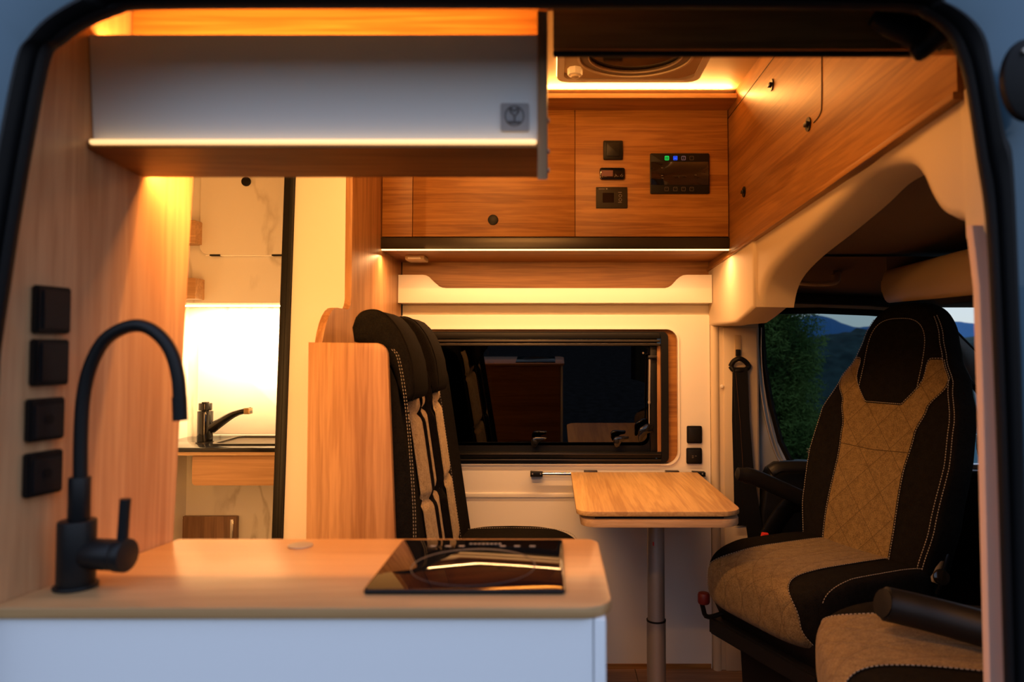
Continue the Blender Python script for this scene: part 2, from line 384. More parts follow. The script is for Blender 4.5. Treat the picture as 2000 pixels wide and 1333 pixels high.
wf = struct(obj('wall_far', wall_with_hole(NB(), XB + .002, 0.564, FZ, wtop, hole, YW, YW + 0.018), White))
obj('upper_strip', ob((XB + .002, 0.572, YW + 0.014, YW + 0.04, wtop - .01, 1.40)), White, wf)
o = obj('wood_board', ob((XB + .002, 0.572, YW + 0.005, YW + 0.04, 1.395, CZ)), WoodX, wf)
obj('backing_board', wall_with_hole(NB(), XB + .002, 0.564, FZ, wtop, rrect(wx0 + .03, wz0 + .02, PX(1290, 2.6), wz1 - .02, .03, 8), YW + 0.0185, YW + 0.05), WoodX, wf, smooth=False)
obj('trim_ledge', ob((XB + .004, 0.56, YW - 0.006, YW + .004, PZ(972, YW), PZ(963, YW)), bev=.002), White, wf)
obj('kick_board', ob((XB + .004, 0.56, YW - 0.004, YW + .004, FZ, PZ(1297, YW))), WoodX, wf)  # thin walnut strip along the foot of the far wall
bm = NB(); box(bm, -1.50, 2.1, 2.70, 2.74, -0.3, 0.60); 
struct(obj('wall_outer_skin', bm, DoorMetal))

# left wall board (light wood): plane that opens toward the camera
def LW(y): return -0.561 - (1.071 - y) * 0.207
bm = NB()
def far_edge(z): return 1.071 + (z - .90) * .051
vv = [bm.verts.new((LW(y) - o_, y, z)) for o_ in (0, .02) for y, z in ((.800, FZ), (far_edge(FZ), FZ), (far_edge(CZ), CZ), (.800, CZ))]
for f in ((0, 1, 2, 3), (7, 6, 5, 4), (0, 4, 5, 1), (1, 5, 6, 2), (2, 6, 7, 3), (3, 7, 4, 0)): bm.faces.new([vv[i] for i in f])
bmesh.ops.recalc_face_normals(bm, faces=bm.faces[:])
BEV(bm, geom=bm.edges[:], offset=.0015, segments=2, affect='EDGES')
wl = struct(obj('wall_left', bm, WoodL))
# bathroom shell
bm = NB(); box(bm, -1.50, XB - .016, YW, YW + 0.05, FZ, CZ); wb = struct(obj('wall_bathroom', bm, Marble))
bm = NB(); box(bm, -1.36, -1.31, 0.86, YW, FZ, CZ); struct(obj('wall_bathroom_side', bm, Marble))
bm = NB(); box(bm, -1.36, LW(0.83) - .024, 0.83, 0.86, FZ, CZ); struct(obj('wall_front_left', bm, White))

# partition: white face toward the camera
yq = 1.945
pl = [P(578, 330, y=yq), P(553, 1050, y=yq)]
x_t = pl[0].x + (pl[0].x - pl[1].x) / (pl[0].z - pl[1].z) * (CZ - pl[0].z); x_b = pl[1].x - (pl[0].x - pl[1].x) / (pl[0].z - pl[1].z) * (pl[1].z - FZ)
bm = NB(); prism(bm, [(x_b, FZ), (XB - .019, FZ), (XB - .019, CZ), (x_t, CZ)], 'y', yq, yq + 0.022, bev=0.001)
struct(obj('wall_partition', bm, White))
bm = NB(); box(bm, x_t - .01, XB - .019, yq + .022, YW, FZ, CZ); wpi = struct(obj('wall_bathroom_inner', bm, White))
# black upright = edge profile of the sliding bathroom door
w_ = 0.026
bm = NB(); prism(bm, [(x_b - w_ - .001, FZ), (x_b - .001, FZ), (x_t - .001, CZ - .002), (x_t - w_ - .001, CZ - .002)], 'y', yq - 0.012, yq + 0.03, bev=0.002)
d1 = struct(obj('door_1', bm, Black))
bm = NB(); prism(bm, [(x_b - w_ * .45, FZ), (x_b - w_ * .40, FZ), (x_t - w_ * .40, CZ - .002), (x_t - w_ * .45, CZ - .002)], 'y', yq - 0.0135, yq - 0.01)
obj('seal_lip', bm, Rubber, d1)

# partition side board: full height from 1.96 back, bench-high part running forward, in plane x
def board_profile():
    ya = 1.943; yb = P(620, 800, x=XB - .0).y + .02
    zt = PZ(598, 1.75)
    pts = [(YW, FZ), (YW, CZ), (ya, CZ)]
    # concave fillet then the convex nose of the lower part
    for i in range(7):
        t = i / 6 * pi / 2; pts.append((ya - 0.04 * (1 - cos(t)), zt + 0.04 * (1 - sin(t))))
    r = 0.13
    for i in range(9):
        t = i / 8 * pi / 2; pts.append((yb + r * (1 - sin(t)), zt - .0 - r * 1.15 * (1 - cos(t))))
    pts.append((yb, FZ)); return pts
bp_ = board_profile()
bm = NB(); prism(bm, bp_, 'x', XB - 0.0185, XB, bev=0.001); struct(obj('wall_bench_side', bm, WoodZ))
# right overhead panel (plane x = XP)
zl = lambda y: 1.477 + (2.58 - y) * (1.540 - 1.477) / 1.60
pts = [(0.985, zl(0.985)), (2.60, zl(2.60)), (2.60, CZ), (0.985, CZ)]
bm = NB(); prism(bm, pts, 'x', XP, XP + 0.018, bev=0.001); wr = struct(obj('wall_overhead_right', bm, WoodY))
bm = NB(); box(bm, XP - .0008, XP + .001, 0.985, 2.60, 1.925, 1.9275); obj('joint', bm, GapM, wr)
# door line with rounded corner + the light lip along the lower edge
dl = catmull([(XP - .001, P(1606, 60, x=XP).y, P(1606, 60, x=XP).z), (XP - .001, *P(1606, 190, x=XP)[1:]), (XP - .001, *P(1603, 222, x=XP)[1:]), (XP - .001, *P(1590, 240, x=XP)[1:])], 5)
obj('door_joint', tube(NB(), dl, 0.0012, 6), GapM, wr)
bm = NB(); prism(bm, [(0.985, zl(.985) - .010), (2.595, zl(2.595) - .010), (2.595, zl(2.595) + .001), (0.985, zl(.985) + .001)], 'x', XP - .006, XP + .02, bev=.001)
struct(obj('trim_2', bm, WoodY))
def pull(px, py, lab, tilt):
    c = P(px, py, x=XP); t = thing('push_latch', lab, 'latch', (XP, c.y, c.z))
    bm = NB(); cyl(bm, (XP - .0005, c.y, c.z), (-1, 0, 0), 0.0155, 0.003, 20); part('rosette', bm, Black, t)
    bm = NB(); box(bm, XP - .010, XP - .003, c.y - .010, c.y + .010, c.z - .0045, c.z + .0045, bev=.002); part('tongue', bm, BlackM, t)
for (a, b, l) in ((1508, 166, 'black push latch on the wood panel right of the roof light, topmost'), (1580, 243, 'black push latch on the right wood panel below the rounded door joint'), (1454, 375, 'small dark latch low on the right wood panel beside the control lockers')): pull(a, b, l, 0)

# ceiling over the cab + bulkhead arch
bm = NB(); box(bm, XP + .02, 2.1, 0.79, 2.72, 1.512, 1.54)
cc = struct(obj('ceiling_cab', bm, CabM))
arch_lower = [(1480, 600), (1486, 565), (1500, 533), (1530, 497), (1565, 465), (1600, 432), (1640, 392), (1670, 358), (1700, 337), (1730, 327), (1758, 324), (1778, 330), (1795, 350), (1810, 385), (1828, 415), (1848, 430), (1872, 436), (1884, 450), (1893, 462)]
XA = 0.575
lower = [(q.y, q.z) for q in catmull([(0, *P(a, b, x=XA)[1:]) for a, b in arch_lower], 3)]
upper = [(y, zl(max(min(y, 2.6), .9)) + .004) for y, _ in lower]
bm = NB(); rows = []
def archrow(off, xx, k=1.0):
    return [(xx, y, z) for (y, z) in off]
n_ = len(lower)
def inset(lst, d):
    out = []
    for i, (y, z) in enumerate(lst):
        a = lst[max(i - 1, 0)]; b = lst[min(i + 1, len(lst) - 1)]
        ty, tz = b[0] - a[0], b[1] - a[1]; l = max(sqrt(ty * ty + tz * tz), 1e-6)
        out.append((y + (-tz / l) * d * -1, z + (ty / l) * d * -1))
    return out
up_ = upper
L0 = lower
Lin = inset(lower, 0.022)
mid = [((a[0] + b[0]) / 2, (a[1] * .5 + b[1] * .5)) for a, b in zip(up_, Lin)]
bm = NB()
grid(bm, [[(XA - .004, y, z) for y, z in up_], [(XA, y, z) for y, z in mid], [(XA, y, z) for y, z in Lin],
          [(XA + .006, a[0] * .35 + b[0] * .65, a[1] * .35 + b[1] * .65) for a, b in zip(Lin, L0)], [(XA + .022, *p) for p in L0], [(XA + .10, *p) for p in inset(lower, -0.004)],
          [(XA + .10, y, 1.53) for y, z in up_]])
ar = struct(obj('wall_bulkhead_arch', bm, Cream, sharp=60))
# far end of the arch plate down to the moulding bottom
ye = P(1480, 600, x=XA).y
bm = NB(); ze = PZ(632, 2.45)
prism(bm, [(ye, P(1480, 600, x=XA).z), (ye + .12, ze + .005), (ye + .20, ze - .008), (YW + .02, ze - .004), (YW + .02, 1.495), (ye, 1.515)], 'x', XA - .012, XA + .09, bev=.010, seg=3)
obj('shoulder_moulding', bm, Cream, ar, sharp=60)
bm = NB(); box(bm, XA - .004, XA + .11, 2.50, 2.60, ze - .005, 1.51, bev=.012, seg=3); obj('corner_moulding', bm, Cream, ar)
# near end: the plate between the panel and the near pillar
q1 = P(1893, 462, x=XA)
bm = NB(); prism(bm, [(0.94, q1.z - .004), (q1.y + .003, q1.z - .004), (q1.y + .012, 1.54), (0.94, 1.56)], 'x', XA - .004, XA + .09, bev=.004)
obj('near_plate', bm, Cream, ar)
# small label cover near the top right of the arch
c = P(1845, 215, x=XA); bm = NB(); prism(bm, [(c.y - .05, c.z - .002), (c.y + .06, c.z - .006), (c.y + .055, c.z + .010), (c.y - .05, c.z + .016)], 'x', XA - .007, XA - .001, bev=.003); obj('cover_strip', bm, Cream, ar)

# far pillar
bm = NB(); box(bm, 0.566, 0.735, YW - .015, YW + .05, FZ, ze + .05, bev=.004)
pf = struct(obj('wall_far_pillar', bm, Cream))
bm = NB(); cyl(bm, (PX(1398, YW - .02), YW - .006, FZ), (0, 0, 1), 0.016, ze - FZ, 20); obj('pillar_roll', bm, Cream, pf)
xa, xb = PX(1412, YW - .015), PX(1478, YW - .015)
bm = NB(); box(bm, xa, xb, YW - .023, YW - .013, PZ(1022, 2.56), PZ(640, 2.56), bev=.004); obj('pillar_cover', bm, Cream, pf)
bm = NB(); box(bm, xa, xb, YW - .023, YW - .013, FZ, PZ(1028, 2.56), bev=.004); obj('lower_cover', bm, Cream, pf)
bm = NB(); cyl(bm, (PX(1410, 2.55), YW - .022, PZ(755, 2.55)), (0, -1, 0), .006, .006, 12, bev=.001); obj('screw_cap', bm, White, pf)

# near pillar beside the door opening
bm = NB()
def nearp(px, py): q = P(px, py, y=0.95); return (q.x, q.z)
prism(bm, [nearp(1932, 1460), nearp(1975, 1460), nearp(1950, 560), nearp(1945, 440), nearp(1894, 440), nearp(1908, 560), nearp(1916, 800)], 'y', 0.945, 0.962, bev=.004)
struct(obj('wall_near_pillar', bm, JambPaint))
bm = NB(); box(bm, 0.62, 0.66, .79, 1.0, 0.05, 1.5); struct(obj('wall_near_right', bm, JambPaint))
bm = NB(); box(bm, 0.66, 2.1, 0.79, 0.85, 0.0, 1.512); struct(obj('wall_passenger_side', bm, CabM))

# header above the sliding door: wood board, black rail, warm lit board above the cabinet
zt = PZ(100, .90)
bm = NB(); box(bm, -0.0, 0.556, 0.895, 0.915, zt, 1.70, bev=.001); hd = struct(obj('wall_header', bm, WoodD))
bm = NB(); box(bm, -0.0, P(1790, 100, y=.88).x, 0.884, 0.894, PZ(108, .884), PZ(97, .884), bev=.003); 
rl = obj('door_rail', bm, Rubber); tag(rl, 'long black sliding door rail under the dark wood header', 'rail')
bm = NB(); box(bm, LW(.97) + .003, -0.012, 0.972, 0.985, 1.55, CZ, bev=0); struct(obj('wall_upper_board', bm, WoodX))
bm = NB(); box(bm, -0.012, 0.556, 0.90, 0.985, 1.655, CZ); struct(obj('wall_upper_right', bm, WoodD))
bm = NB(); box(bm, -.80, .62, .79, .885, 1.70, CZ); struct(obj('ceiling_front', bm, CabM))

# van body skin and door seal around the opening
inner = [(-60, 1460), (-40, 1100), (-5, 740), (25, 530), (45, 400), (67, 273), (99, 113), (125, 85), (168, 55), (235, 27), (294, 19), (600, 17), (1000, 17), (1400, 18), (1740, 20), (1800, 32), (1845, 65), (1868, 110), (1886, 171), (1908, 315), (1924, 427), (1935, 600), (1948, 900), (1966, 1460)]
outer = [(-140, 1460), (-115, 1100), (-80, 740), (-45, 530), (-20, 380), (3, 250), (31, 118), (52, 80), (84, 42), (139, 4), (200, -22), (600, -30), (1000, -30), (1400, -30), (1800, -8), (1850, 8), (1895, 36), (1926, 76), (1940, 148), (1962, 255), (1978, 310), (1990, 600), (1999, 900), (2010, 1460)]
YS = 0.782
inn = catmull([P(a, b, y=YS) for a, b in inner], 5); out_ = catmull([P(a, b, y=YS) for a, b in outer], 5)
def seal_row(t, dy): return [a.lerp(b, t) + Vector((0, dy, 0)) for a, b in zip(inn, out_)]
bm = NB(); grid(bm, [seal_row(1.0, .040), seal_row(.52, .018), seal_row(0.06, .004), seal_row(.08, -.004), seal_row(.22, -.008), seal_row(.36, .000), seal_row(.42, .004), seal_row(.50, -.006), seal_row(.68, -.012), seal_row(.86, -.008), seal_row(.97, .004), seal_row(1.0, .03)])
tag(obj('door_seal', bm, Rubber, sharp=60), 'wide black rubber seal framing the van sliding door opening', 'seal')
bm = NB(); rows = [[p + Vector((0, .018, 0)) for p in out_], []]
ctr = Vector((-.02, YS, .95))
for fac, dy in ((1.08, .004), (1.16, .016), (1.5, .024), (2.8, .03)):
    rows.append([ctr + Vector(((p.x - ctr.x) * fac, dy, (p.z - ctr.z) * fac)) for p in out_])
rows = [r for r in rows if r]
grid(bm, rows); vb = struct(obj('wall_van_body', bm, VanPaint, sharp=60))
bm = NB(); cyl(bm, (*P(1998, 162, y=.752)[:2], P(1998, 162, y=.752).z), (0, -1, 0), .044, .012, 28, bev=.004)
for v in bm.verts: v.co.x = P(1998, 162, y=.752).x + (v.co.x - P(1998, 162, y=.752).x) * .62
bp1 = thing('bump_stop', 'black oval rubber bump stop on the blue van body, right edge', 'bump stop', P(1998, 162, y=.752))
part('pad', bm, Rubber, bp1)
bm = NB(); cyl(bm, P(2000, 95 + 5, y=.739), (0, -1, 0), .003, .003, 12); part('screw', bm, Alu, bp1)
# closing box of the van outside the opening (roof, sides, lower body)
bm = NB(); box(bm, -1.55, 2.1, .79, 2.74, CZ + .05, CZ + .10); struct(obj('ceiling_roof_skin', bm, VanPaint))
bm = NB(); box(bm, -1.55, -1.50, .79, 2.74, 0, CZ + .10); struct(obj('wall_rear_skin', bm, VanPaint))
bm = NB(); box(bm, -1.50, .60, 2.66, 2.70, wtop + .0, CZ + .05); struct(obj('wall_far_skin', bm, VanPaint))
bm = NB(); box(bm, .60, .62, .79, 2.74, 1.53, CZ + .05); struct(obj('wall_roof_step', bm, VanPaint))

# door hinge arm at the top right of the opening
ha = thing('roller_bracket', 'black door roller arm at the top right corner of the opening', 'bracket', P(1800, 100, y=.84))
arm = catmull([P(1705, 34, y=.86), P(1745, 50, y=.86), P(1790, 64, y=.86), P(1835, 72, y=.86), P(1850, 90, y=.86)], 5)
part('arm', tube(NB(), arm, [.010 + .008 * sin(pi * i / (len(arm) - 1)) for i in range(len(arm))], 12), Rubber, ha)
bm = NB(); tube(bm, catmull([P(1840, 62, y=.84), P(1815, 85, y=.85), P(1782, 110, y=.86)], 4), [.015, .015, .014, .013, .012, .012, .012, .011, .007], 12); part('roller', bm, Rubber, ha)

# ================================================================ WINDOWS
# window_1: hinged acrylic window of the dinette
W1 = bpy.data.objects.new('window_1', None); COL.objects.link(W1); W1['kind'] = 'structure'
def W(name, bm, m, **k): return obj(name, bm, m, W1, **k)
W('reveal_trim', ring(NB(), rrect(wx0 - .003, wz0 - .003, wx1 + .003, wz1 + .003, .048, 8), rrect(wx0 + .003, wz0 + .003, wx1 - .003, wz1 - .003, .042, 8), 'y', YW - .005, YW + .016), White)
fx0, fx1 = PX(800, 2.575), PX(1305, 2.575); fz0, fz1 = PZ(905, 2.575), PZ(648, 2.575)
ix1 = PX(1291, 2.575)
W('frame', ring(NB(), rrect(fx0, fz0, fx1, fz1, .022, 6), rrect(fx0 + .03, fz0 + .012, ix1, fz1 - .012, .012, 6), 'y', 2.572, 2.63), Black)
for (pa, pb, mm, dd) in ((662, 651, Black, 0), (669, 664, AluDark, .0), (676, 671, AluDark, -.002), (895, 884, Black, .0), (901, 897, AluDark, -.002), (889, 886, AluDark, -.003)):
    W('blind_rail', box(NB(), fx0 + .02, PX(1290 if pa > 800 else 1289, 2.57), 2.566 + dd, 2.60, PZ(pa, 2.57), PZ(pb, 2.57), bev=.0012), mm)
W('wood_sliver', box(NB(), PX(1283, 2.585), PX(1290, 2.585), 2.585, 2.60, PZ(883, 2.585), PZ(672, 2.585)), WoodZ)
W('inner_stile', box(NB(), PX(1270, 2.58), PX(1282, 2.58), 2.580, 2.615, PZ(884, 2.58), PZ(672, 2.58), bev=.002), Black)
bm = box(NB(), fx0 + .02, PX(1284, 2.6), 2.606, 2.611, fz0 + .01, fz1 - .01)
for v in bm.verts: v.co.y += (fz1 - v.co.z) * .067
W('pane', bm, PrivacyGlass, smooth=False)
bm = NB(); ring(bm, rrect(fx0 + .02, PZ(884, 2.6), PX(1283, 2.6), PZ(664, 2.6), .02, 6), rrect(fx0 + .05, PZ(871, 2.6), PX(1268, 2.6), PZ(676, 2.6), .03, 6), 'y', 2.6015, 2.6045); W('pane_border', bm, Black)
def latch(px, py, k=1.0, vert=False):
    q = P(px, py, y=2.585)
    def t(u, v):
        u *= .0018 * k; v *= .0018 * k
        return (q.x + u, q.z + v) if not vert else (q.x - v - .008, q.z + u)
    pr = [(-12, -2), (-12, 8), (-8, 13), (0, 15), (26, 14), (24, 9), (12, 6), (6, 0), (2, -8), (-5, -12), (-9, -9)]
    if vert: pts = pxpoly([(1249, 836), (1262, 828), (1274, 828), (1275, 842), (1262, 846), (1256, 852), (1250, 861), (1246, 861), (1246, 842)], 2.585)
    else: pts = [t(*p) for p in pr]
    return prism(NB(), pts, 'y', 2.560, 2.588, bev=.0025)
for (a, b) in ((1047, 865), (1207, 864)):
    l_ = W('latch_handle', latch(a, b, .8), BlackG); 
    bm = NB(); cyl(bm, P(a - 2, b - 1, y=2.562), (0, -1, 0), .008, .004, 16, bev=.001); W('latch_button', bm, Black)
W('latch_handle', latch(0, 0, 1, True), BlackG)
bm = NB(); tube(bm, [P(1268, 828, y=2.572), P(1268, 790, y=2.572)], .0022, 8); W('stay_rod', bm, Alu)
bm = NB(); tube(bm, [P(1268, 790, y=2.572), P(1269, 702, y=2.572)], .0040, 10); cyl(bm, P(1268, 788, y=2.572), (0, 0, 1), .0052, .006, 12); W('stay_tube', bm, Alu)
bm = NB(); box(bm, PX(1266, 2.57), PX(1283, 2.57), 2.562, 2.58, PZ(700, 2.57), PZ(695, 2.57), bev=.001); W('stay_bracket', bm, AluDark)
bm = NB(); cyl(bm, P(1256, 690, y=2.60), (0, -1, 0), .0035, .003, 12); W('rivet', bm, Alu)

# door_2: driver's door with its window
D2 = bpy.data.objects.new('door_2', None); COL.objects.link(D2); D2['kind'] = 'structure'
YD = 2.62
win = [(1491, 625), (1498, 617), (1520, 614), (1600, 613), (1700, 617), (1765, 622), (1778, 632), (1785, 700), (1785, 895), (1770, 905), (1700, 905), (1580, 905), (1556, 903), (1545, 895), (1528, 860), (1510, 790), (1496, 710)]
winp = pxpoly(win, YD)
c0 = (sum(p[0] for p in winp) / len(winp), sum(p[1] for p in winp) / len(winp))
def offs(pts, d):
    n = len(pts); out = []
    for i in range(n):
        a = Vector(pts[i - 1]); b = Vector(pts[(i + 1) % n]); t = (b - a).normalized(); nn = Vector((t.y, -t.x))
        if nn.dot(Vector(pts[i]) - Vector(c0)) < 0: nn = -nn
        out.append(tuple(Vector(pts[i]) + nn * d))
    return out
# the whole side wall of the cab with the opening
cc_out = []
for p in winp:
    dx, dz = p[0] - c0[0], p[1] - c0[1]
    sx_ = (0.73 - c0[0]) / dx if dx < -1e-6 else (1.385 - c0[0]) / dx if dx > 1e-6 else 1e9
    sz_ = (1.52 - c0[1]) / dz if dz > 1e-6 else (0.0 - c0[1]) / dz if dz < -1e-6 else 1e9
    k_ = min(abs(sx_), abs(sz_)); cc_out.append((c0[0] + dx * k_, c0[1] + dz * k_))
o1 = offs(winp, .045); o2 = offs(winp, .022)
bm = NB(); rows = [[(p[0], YD - .012, p[1]) for p in o2], [(p[0], YD - .02, p[1]) for p in o1], [(p[0], YD + .01, p[1]) for p in cc_out]]
grid(bm, rows, closed=True); obj('door_shell', bm, DoorMetal, D2, sharp=50)
bm = NB(); grid(bm, [[(p[0], YD + .01, p[1]) for p in winp], [(p[0], YD - .012, p[1]) for p in winp], [(p[0], YD - .022, p[1]) for p in offs(winp, .012)], [(p[0], YD - .012, p[1]) for p in o2], [(p[0], YD, p[1]) for p in offs(winp, .024)]], closed=True); obj('window_seal', bm, Rubber, D2, sharp=60)
bm = NB(); prism(bm, winp, 'y', YD + .004, YD + .008); obj('pane', bm, ClearGlass, D2, smooth=False)
# silver highlight channel on the rear edge of the door frame
for dxp, rr in ((0, .0035), (7, .0022)):
    pth = catmull([P(a + dxp, b, y=YD - .03) for a, b in ((1480, 640), (1480, 700), (1487, 770), (1500, 840), (1516, 890), (1528, 908))], 4)
    obj('door_frame_bead', tube(NB(), pth, rr, 8), Alu, D2)
# upper dark header & inner door lining
bm = NB(); prism(bm, pxpoly([(1482, 606), (1486, 596), (1540, 592), (1700, 597), (1800, 604), (1800, 586), (1700, 580), (1540, 572), (1480, 574), (1470, 600)], 2.57), 'y', 2.55, 2.63, bev=.004); obj('door_header', bm, Black, D2)
bm = NB(); prism(bm, pxpoly([(1484, 1300), (1484, 1000), (1492, 950), (1505, 918), (1520, 906), (1570, 903), (1800, 915), (2200, 930), (2200, 1300)], 2.55), 'y', 2.53, 2.63, bev=.012, seg=3); obj('door_lining', bm, Black, D2)
bm = NB(); tube(bm, catmull([P(1505, 922, y=2.45), P(1530, 912, y=2.45), P(1600, 914, y=2.45), P(1700, 935, y=2.45)], 5), .022, 12, flat=.6); obj('door_ledge', bm, BlackM, D2)
# tiny glass approval print
bm = NB()
for i in range(4): box(bm, PX(1574 + (i % 2) * 2, YD), PX(1588 - i, YD), YD + .0025, YD + .0035, PZ(878 + i * 3, YD), PZ(877 + i * 3, YD))
obj('glass_print', bm, GrayMark, D2)

# cab side roof lining with grab handle
bm = NB(); grid(bm, [[(x, YD + .02, 1.34 - .00 * x) for x in (.70, 1.6)], [(x, YD - .03, 1.36) for x in (.70, 1.6)], [(x, YD - .07, 1.43) for x in (.70, 1.6)], [(x, YD - .18, 1.502) for x in (.70, 1.6)]]); struct(obj('ceiling_cab_side', bm, CabM, sharp=60))
gh = thing('grab_handle', 'brown moulded grab handle on the cab roof lining above the door window', 'handle', P(1590, 540, y=2.5))
gp = catmull([P(1544, 528, y=2.53), P(1544, 540, y=2.48), P(1556, 551, y=2.46), P(1595, 555, y=2.46), P(1630, 552, y=2.46), P(1636, 540, y=2.48), P(1636, 530, y=2.53)], 4)
part('grip', tube(NB(), gp, .009, 10, flat=1.3), Cream, gh)
for a in (1544, 1634):
    bm = NB(); box(bm, PX(a - 5, 2.5), PX(a + 6, 2.5), 2.50, 2.56, PZ(537, 2.5), PZ(524, 2.5), bev=.004); part('mount', bm, CabM, gh)
bm = NB(); cyl(bm, P(1610, 434, z=1.4995), (0, 0, -1), .006, .003, 10); tag(obj('roof_clip', bm, Black), 'tiny dark clip in the cab roof lining', 'clip')

# overhead cab shelf (cream lip of the storage tray)
sh = thing('cab_shelf', 'cream rounded overhead storage shelf above the windscreen', 'shelf', P(1800, 560, y=2.3))
A0 = P(1735, 560, y=2.42); A1 = P(1930, 525, y=1.60)
pth = [A0.lerp(A1, i / 10) for i in range(-0, 14)]
bm = NB(); rows = []
for p in pth:
    k = 0.072; rows.append([p + Vector((.35 * k * cos(t), 0, k * sin(t) * .78)) for t in [2 * pi * j / 20 for j in range(20)]])
V = grid(bm, rows, closed=True); bm.faces.new(V[0][::-1]); bm.faces.new(V[-1]); bmesh.ops.bevel(bm, geom=[e for e in bm.edges if all(v in V[0] for v in e.verts)], offset=.01, segments=3, affect='EDGES'); part('lip', bm, Beige, sh)
bm = NB(); rows = [[p + Vector((.0, 0, -.01)), p + Vector((.22, 0, -.012)), p + Vector((.30, 0, .04)), p + Vector((.35, 0, .15))] for p in pth]; grid(bm, rows); part('tray', bm, CabM, sh)
bm = NB(); prism(bm, [(A0.x - .006, A0.z - .02), (A0.x + .3, A0.z - .03), (A0.x + .3, 1.50), (A0.x - .006, 1.50)], 'y', A0.y - .002, A0.y + .01, bev=.002); part('end_wall', bm, CabM, sh)

# windscreen area: front of the cab
D3 = bpy.data.objects.new('window_2', None); COL.objects.link(D3); D3['kind'] = 'structure'
def ppt(px, py, x): return P(px, py, x=x)
# A pillar running forward and down along the far side of the windscreen
a = Vector((1.36, 2.60, 1.40)); 
Y2 = 2.60
bm = NB(); tube(bm, [P(1825, 606, y=Y2), P(1868, 654, y=Y2), P(1915, 702, y=Y2), P(1990, 770, y=Y2), P(2080, 850, y=Y2)], .012, 10); obj('screen_seal', bm, Rubber, D3)
bm = NB(); prism(bm, pxpoly([(1800, 596), (1862, 655), (1915, 707), (2080, 860), (2300, 1080), (2300, 1200), (1700, 1200), (1700, 905), (1780, 905), (1930, 905), (1900, 760), (1866, 700)], 2.62), 'y', 2.585, 2.62, bev=.003); obj('pillar_lining', bm, DoorMetal, D3)
bm = NB(); tube(bm, [P(1878, 728, y=2.57), P(1915, 770, y=2.57), P(1960, 822, y=2.57)], .010, 8); obj('quarter_bar', bm, Rubber, D3)
bm = NB(); prism(bm, [(1.37, 2.63), (1.75, 2.52), (2.06, 2.1), (2.10, 1.6), (2.06, .86), (2.066, .86), (2.106, 1.6), (2.066, 2.1), (1.755, 2.525), (1.37, 2.636)], 'z', .88, 1.51); obj('windscreen', bm, ScreenGlass, D3, smooth=False)
bm = NB(); box(bm, 1.60, 2.06, .87, 2.50, FZ, .88, bev=.05, seg=4); dsh = obj('dashboard', bm, Black); tag(dsh, 'dark dashboard in the shadow behind the cab seats', 'dashboard')
sw = thing('steering_wheel', 'black steering wheel rim just right of the driver seat backrest', 'steering wheel', (1.40, 2.28, .98))
cw = Vector((1.47, 2.22, .98)); nrm = Vector((-.85, 0, .52)).normalized(); u_ = Vector((0, 1, 0)); v_ = nrm.cross(u_)
rim = [cw + (u_ * cos(2 * pi * i / 40) + v_ * sin(2 * pi * i / 40)) * .19 for i in range(41)]
part('rim', tube(NB(), rim, .015, 12, cap=False), Black, sw)
for t in (0, 2 * pi * .33, 2 * pi * .66): part('spoke', tube(NB(), [cw - nrm * .02, cw + (u_ * cos(t) + v_ * sin(t)) * .185], .014, 8, flat=.5), Black, sw)
part('hub', cyl(NB(), cw - nrm * .04, nrm, .06, .05, 20, bev=.01), Black, sw)

# ================================================================ ROOF HATCH
rh = thing('roof_hatch', 'square roof hatch with a round rim and painted glowing edge line', 'roof hatch', (0.22, 1.88, CZ))
hx0, hx1, hy0, hy1 = 0.012, 0.425, 1.66, 2.083
cz = CZ
bm = NB(); ring(bm, rrect(hx0, hy0, hx1, hy1, .035, 6), rrect(hx0 + .02, hy0 + .02, hx1 - .02, hy1 - .02, .03, 6), 'z', cz - .014, cz); part('outer_frame', bm, Cream, rh)
bm = NB(); ring(bm, rrect(hx0 - .003, hy0 - .003, hx1 + .003, hy1 + .003, .038, 8), rrect(hx0, hy0, hx1, hy1, .035, 8), 'z', cz - .006, cz - .003); part('light_line', bm, StripT, rh)  # emission draws the bright line on the hatch trim
bm = NB(); k_ = 48; hc = Vector((.222, 1.90)); sq = []
for i in range(k_):
    t = 2 * pi * i / k_; dx, dy = cos(t), sin(t); m_ = min(.19 / max(abs(dx), 1e-6), .185 / max(abs(dy), 1e-6)); sq.append((hc.x + dx * min(m_, .235), 1.872 + dy * min(m_, .235)))
ci = [(hc.x + .15 * cos(2 * pi * i / k_), hc.y + .135 * sin(2 * pi * i / k_)) for i in range(k_)]
ci2 = [(hc.x + .125 * cos(2 * pi * i / k_), hc.y + .112 * sin(2 * pi * i / k_)) for i in range(k_)]
ring(bm, sq, ci, 'z', cz - .012, cz - .002); part('inner_panel', bm, Beige, rh)
bm = NB(); ring(bm, [(hc.x + .157 * cos(2 * pi * i / k_), hc.y + .142 * sin(2 * pi * i / k_)) for i in range(k_)], ci, 'z', cz - .017, cz - .010); part('round_rim', bm, Cream, rh)
bm = NB(); ring(bm, ci, ci2, 'z', cz - .010, cz - .006); part('step_ring', bm, CabM, rh)
bm = NB(); ring(bm, [(hc.x + .128 * cos(2 * pi * i / k_), hc.y + .115 * sin(2 * pi * i / k_)) for i in range(k_)], ci2, 'z', cz - .014, cz - .008); part('round_rim', bm, Cream, rh)
bm = NB(); prism(bm, ci2, 'z', cz - .004, cz - .001); part('dark_dome', bm, BlackG, rh)
kn = P(1123, 146, z=cz - .03)
bm = NB(); cyl(bm, (kn.x, kn.y, cz - .012), (0, 0, -1), .022, .020, 8, r2=.021, bev=.002); kb = part('turn_knob', bm, White, rh)
bm = NB(); cyl(bm, (kn.x, kn.y, cz - .032), (0, 0, -1), .012, .006, 16, bev=.001); part('knob_cap', bm, Cream, rh)

